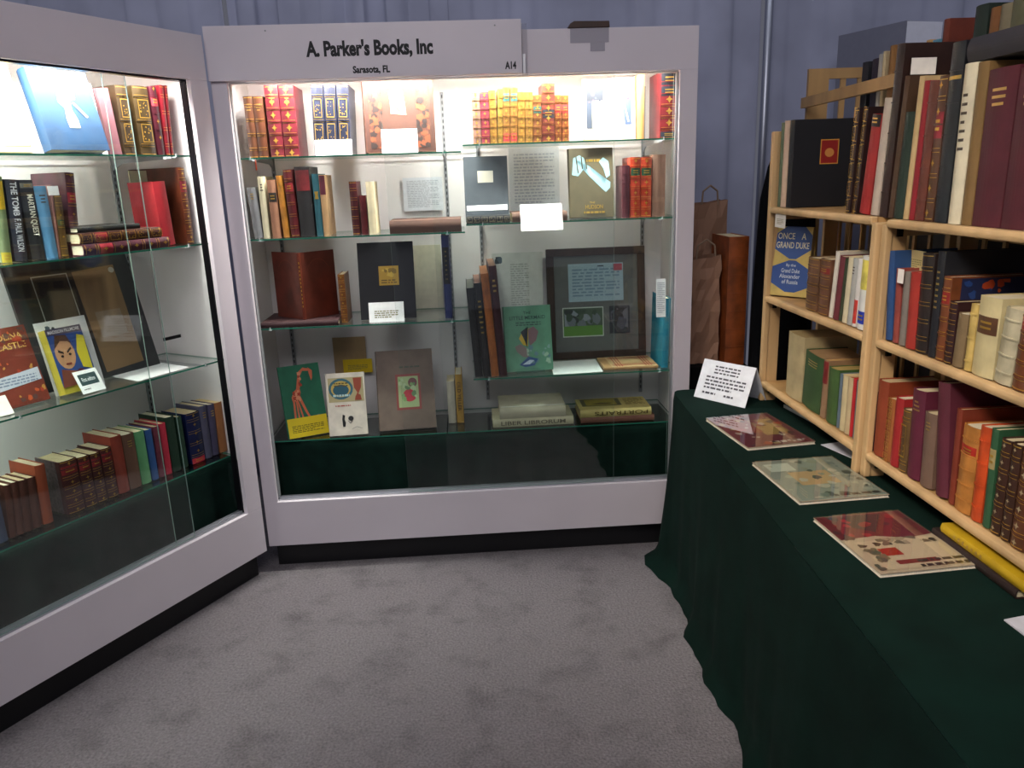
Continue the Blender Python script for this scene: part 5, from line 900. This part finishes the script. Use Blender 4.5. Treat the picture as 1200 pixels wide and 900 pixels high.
# tent card
tc = thing('tent_card', Matrix.Translation((.712, 2.896, .7555)) @ Matrix.Rotation(R(-50.6), 4, 'Z'), 'folded white tent card with typed lines at the far table corner', 'card')
MB().box(0, 0, 0, .232, .001, .155, mat_=Matrix.Rotation(R(-24), 4, 'X')).build('front_leaf', mat('eceef4', 'paper', .8), tc)
MB().box(0, .068, .1415, .232, .069, .2965-.155, mat_=Matrix.Identity(4)).build('fold', mat('eceef4', 'paper', .8), tc)
MB().prism([(.064, .1412), (.0655, .1412), (.14, .001), (.1385, .001)], 0.0, .232, 'x').build('back_leaf', mat('d4d6de', 'paper', .8), tc)
art(ART['tentcard'], .232, .155, Matrix.Rotation(R(-24), 4, 'X') @ Matrix(((1, 0, 0, 0), (0, 0, -1, -.0002), (0, 1, 0, 0), (0, 0, 0, 1))), tc)
# once a grand duke, turned towards the aisle
place_face_out(*DUKE, .03, 'c0a860', 'duke', 'blue and gold book titled ONCE A GRAND DUKE, far rack middle tier', GR['A2'], 990)

# ================================================================ BEHIND THE TABLE
bg = MB(); bg.box(.765, 3.22, 0, 1.02, 3.62, .79).build('black_crate', mat('08080a', 'felt', .9)); o = bpy.data.objects['black_crate']; tag(o, 'black covered crate behind the far table end', 'crate')
bl = thing('large_book', Matrix.Translation((.925, 3.235, .7905)) @ Matrix.Rotation(R(4), 4, 'Z'), 'very tall orange brown leather book standing behind the table', 'book')
book_parts(bl, .085, .55, .22, '8a4620', dict(nb=6, gl=0), None, 991)
def paper_bag(name, M, w_, d_, h, lb, seed):
    rnd = random.Random(seed); t = thing(name, M, lb, 'bag')
    m = MB(); nz, per = 10, 24
    def ring(j):
        q = j/nz; out = []
        for i_ in range(per):
            s = i_/per*4; k = int(s); fr_ = s-k
            c = [(-.5, -.5), (.5, -.5), (.5, .5), (-.5, .5)]; a, b = c[k], c[(k+1) % 4]
            x, y = a[0]+(b[0]-a[0])*fr_, a[1]+(b[1]-a[1])*fr_
            sq = 1-.35*q**2; tw = 1+.05*q
            out.append((x*w_*tw+rnd.uniform(-.005, .005), y*d_*sq+rnd.uniform(-.008, .008), h*q+(.02*x if j == nz else 0)+rnd.uniform(-.003, .003)))
        return out
    vs = [p for j in range(nz+1) for p in ring(j)]
    m.add(vs, [(j*per+i_, j*per+(i_+1) % per, (j+1)*per+(i_+1) % per, (j+1)*per+i_) for j in range(nz) for i_ in range(per)]+[tuple(range(per))[::-1]])
    m.build('bag_body', mat('94705a', 'paper', .8, 12.), t)
    hd = MB()
    pts = [(-.04, -d_*.3, h-.01), (-.035, -d_*.3, h+.05), (.0, -d_*.3, h+.075), (.035, -d_*.3, h+.05), (.04, -d_*.3, h-.01)]
    for p, q in zip(pts, pts[1:]): hd.tube(p, q, .004, 6)
    hd.build('handle', mat('8a7460', 'paper'), t)
paper_bag('paper_bag', Matrix.Translation((.855, 3.36, .7915)) @ Matrix.Rotation(R(-6), 4, 'Z'), .115, .16, .46, 'tall crumpled brown paper bag behind the table', 4)
paper_bag('paper_bag', Matrix.Translation((.90, 3.54, .7915)) @ Matrix.Rotation(R(14), 4, 'Z'), .16, .12, .68, 'taller brown paper bag leaning behind the first', 9)
o = MB().box(.92, 3.47, .791, 1.0, 3.55, 1.1).build('white_box', mat('a8a8a0', 'board')); tag(o, 'off white box between paper bag and tall leather book', 'box')
# black coat hanging beside the far rack
m = MB()
def f(a, b):
    th = a*2*math.pi; r = (.36-.10*b**3)*(1+.05*math.sin(6*th+2*b))*(1 if b < .9 else 1-(b-.9)*6)
    return (1.14+r*.36*math.cos(th), 3.18+r*.26*math.sin(th), .0+1.74*b)
m.grid(f, 40, 14); o = m.build('black_coat', mat('07080c', 'felt', .95), None, True); tag(o, 'black coat hanging behind the far rack', 'coat')
# dark sheet added to stand in for the shade behind the racks
m = MB(); m.grid(lambda a, b: (1.68+.02*math.sin(a*60), 3.3-4.2*a, 1.5*b), 120, 4); o = m.build('rack_shade_sheet', mat('100d0e', 'felt', .95), None, True); tag(o, 'dark sheet added as the shade behind the pine racks', 'curtain'); s_ = o.modifiers.new('t', 'SOLIDIFY'); s_.thickness = .003
# grey case of the next booth
gb = thing('display_case', Matrix.Identity(4), 'grey back of another display case beyond the racks', 'display case')
MB().prism([(1.589, 3.892), (1.735, 3.552), (1.80, 3.575), (1.65, 3.92)], 0, 2.2).build('grey_panel', mat('7e8090', 'laminate', .5), gb)
MB().prism([(1.737, 3.553), (1.919, 3.603), (1.905, 3.64), (1.802, 3.612), (1.802, 3.576)], 0, 2.198).build('white_end', mat('dfe2f0', 'laminate', .5), gb)
for o in bpy.data.objects:
    if o.parent and o.name.split('.')[0] in ('raised_bands', 'gilt_lines', 'gilt_ornaments', 'title_lines', 'label_lettering', 'small_print', 'typed_lines', 'tooled_arch', 'letter_writing', 'tooling', 'cover_picture', 'shelf_clips', 'furniture', 'giraffe_picture', 'engraving', 'shelf_standard', 'fish_picture', 'top_track', 'bottom_track', 'photograph', 'red_room', 'framed_picture', 'small_logo', 'picture'): o['kind'] = 'stuff'
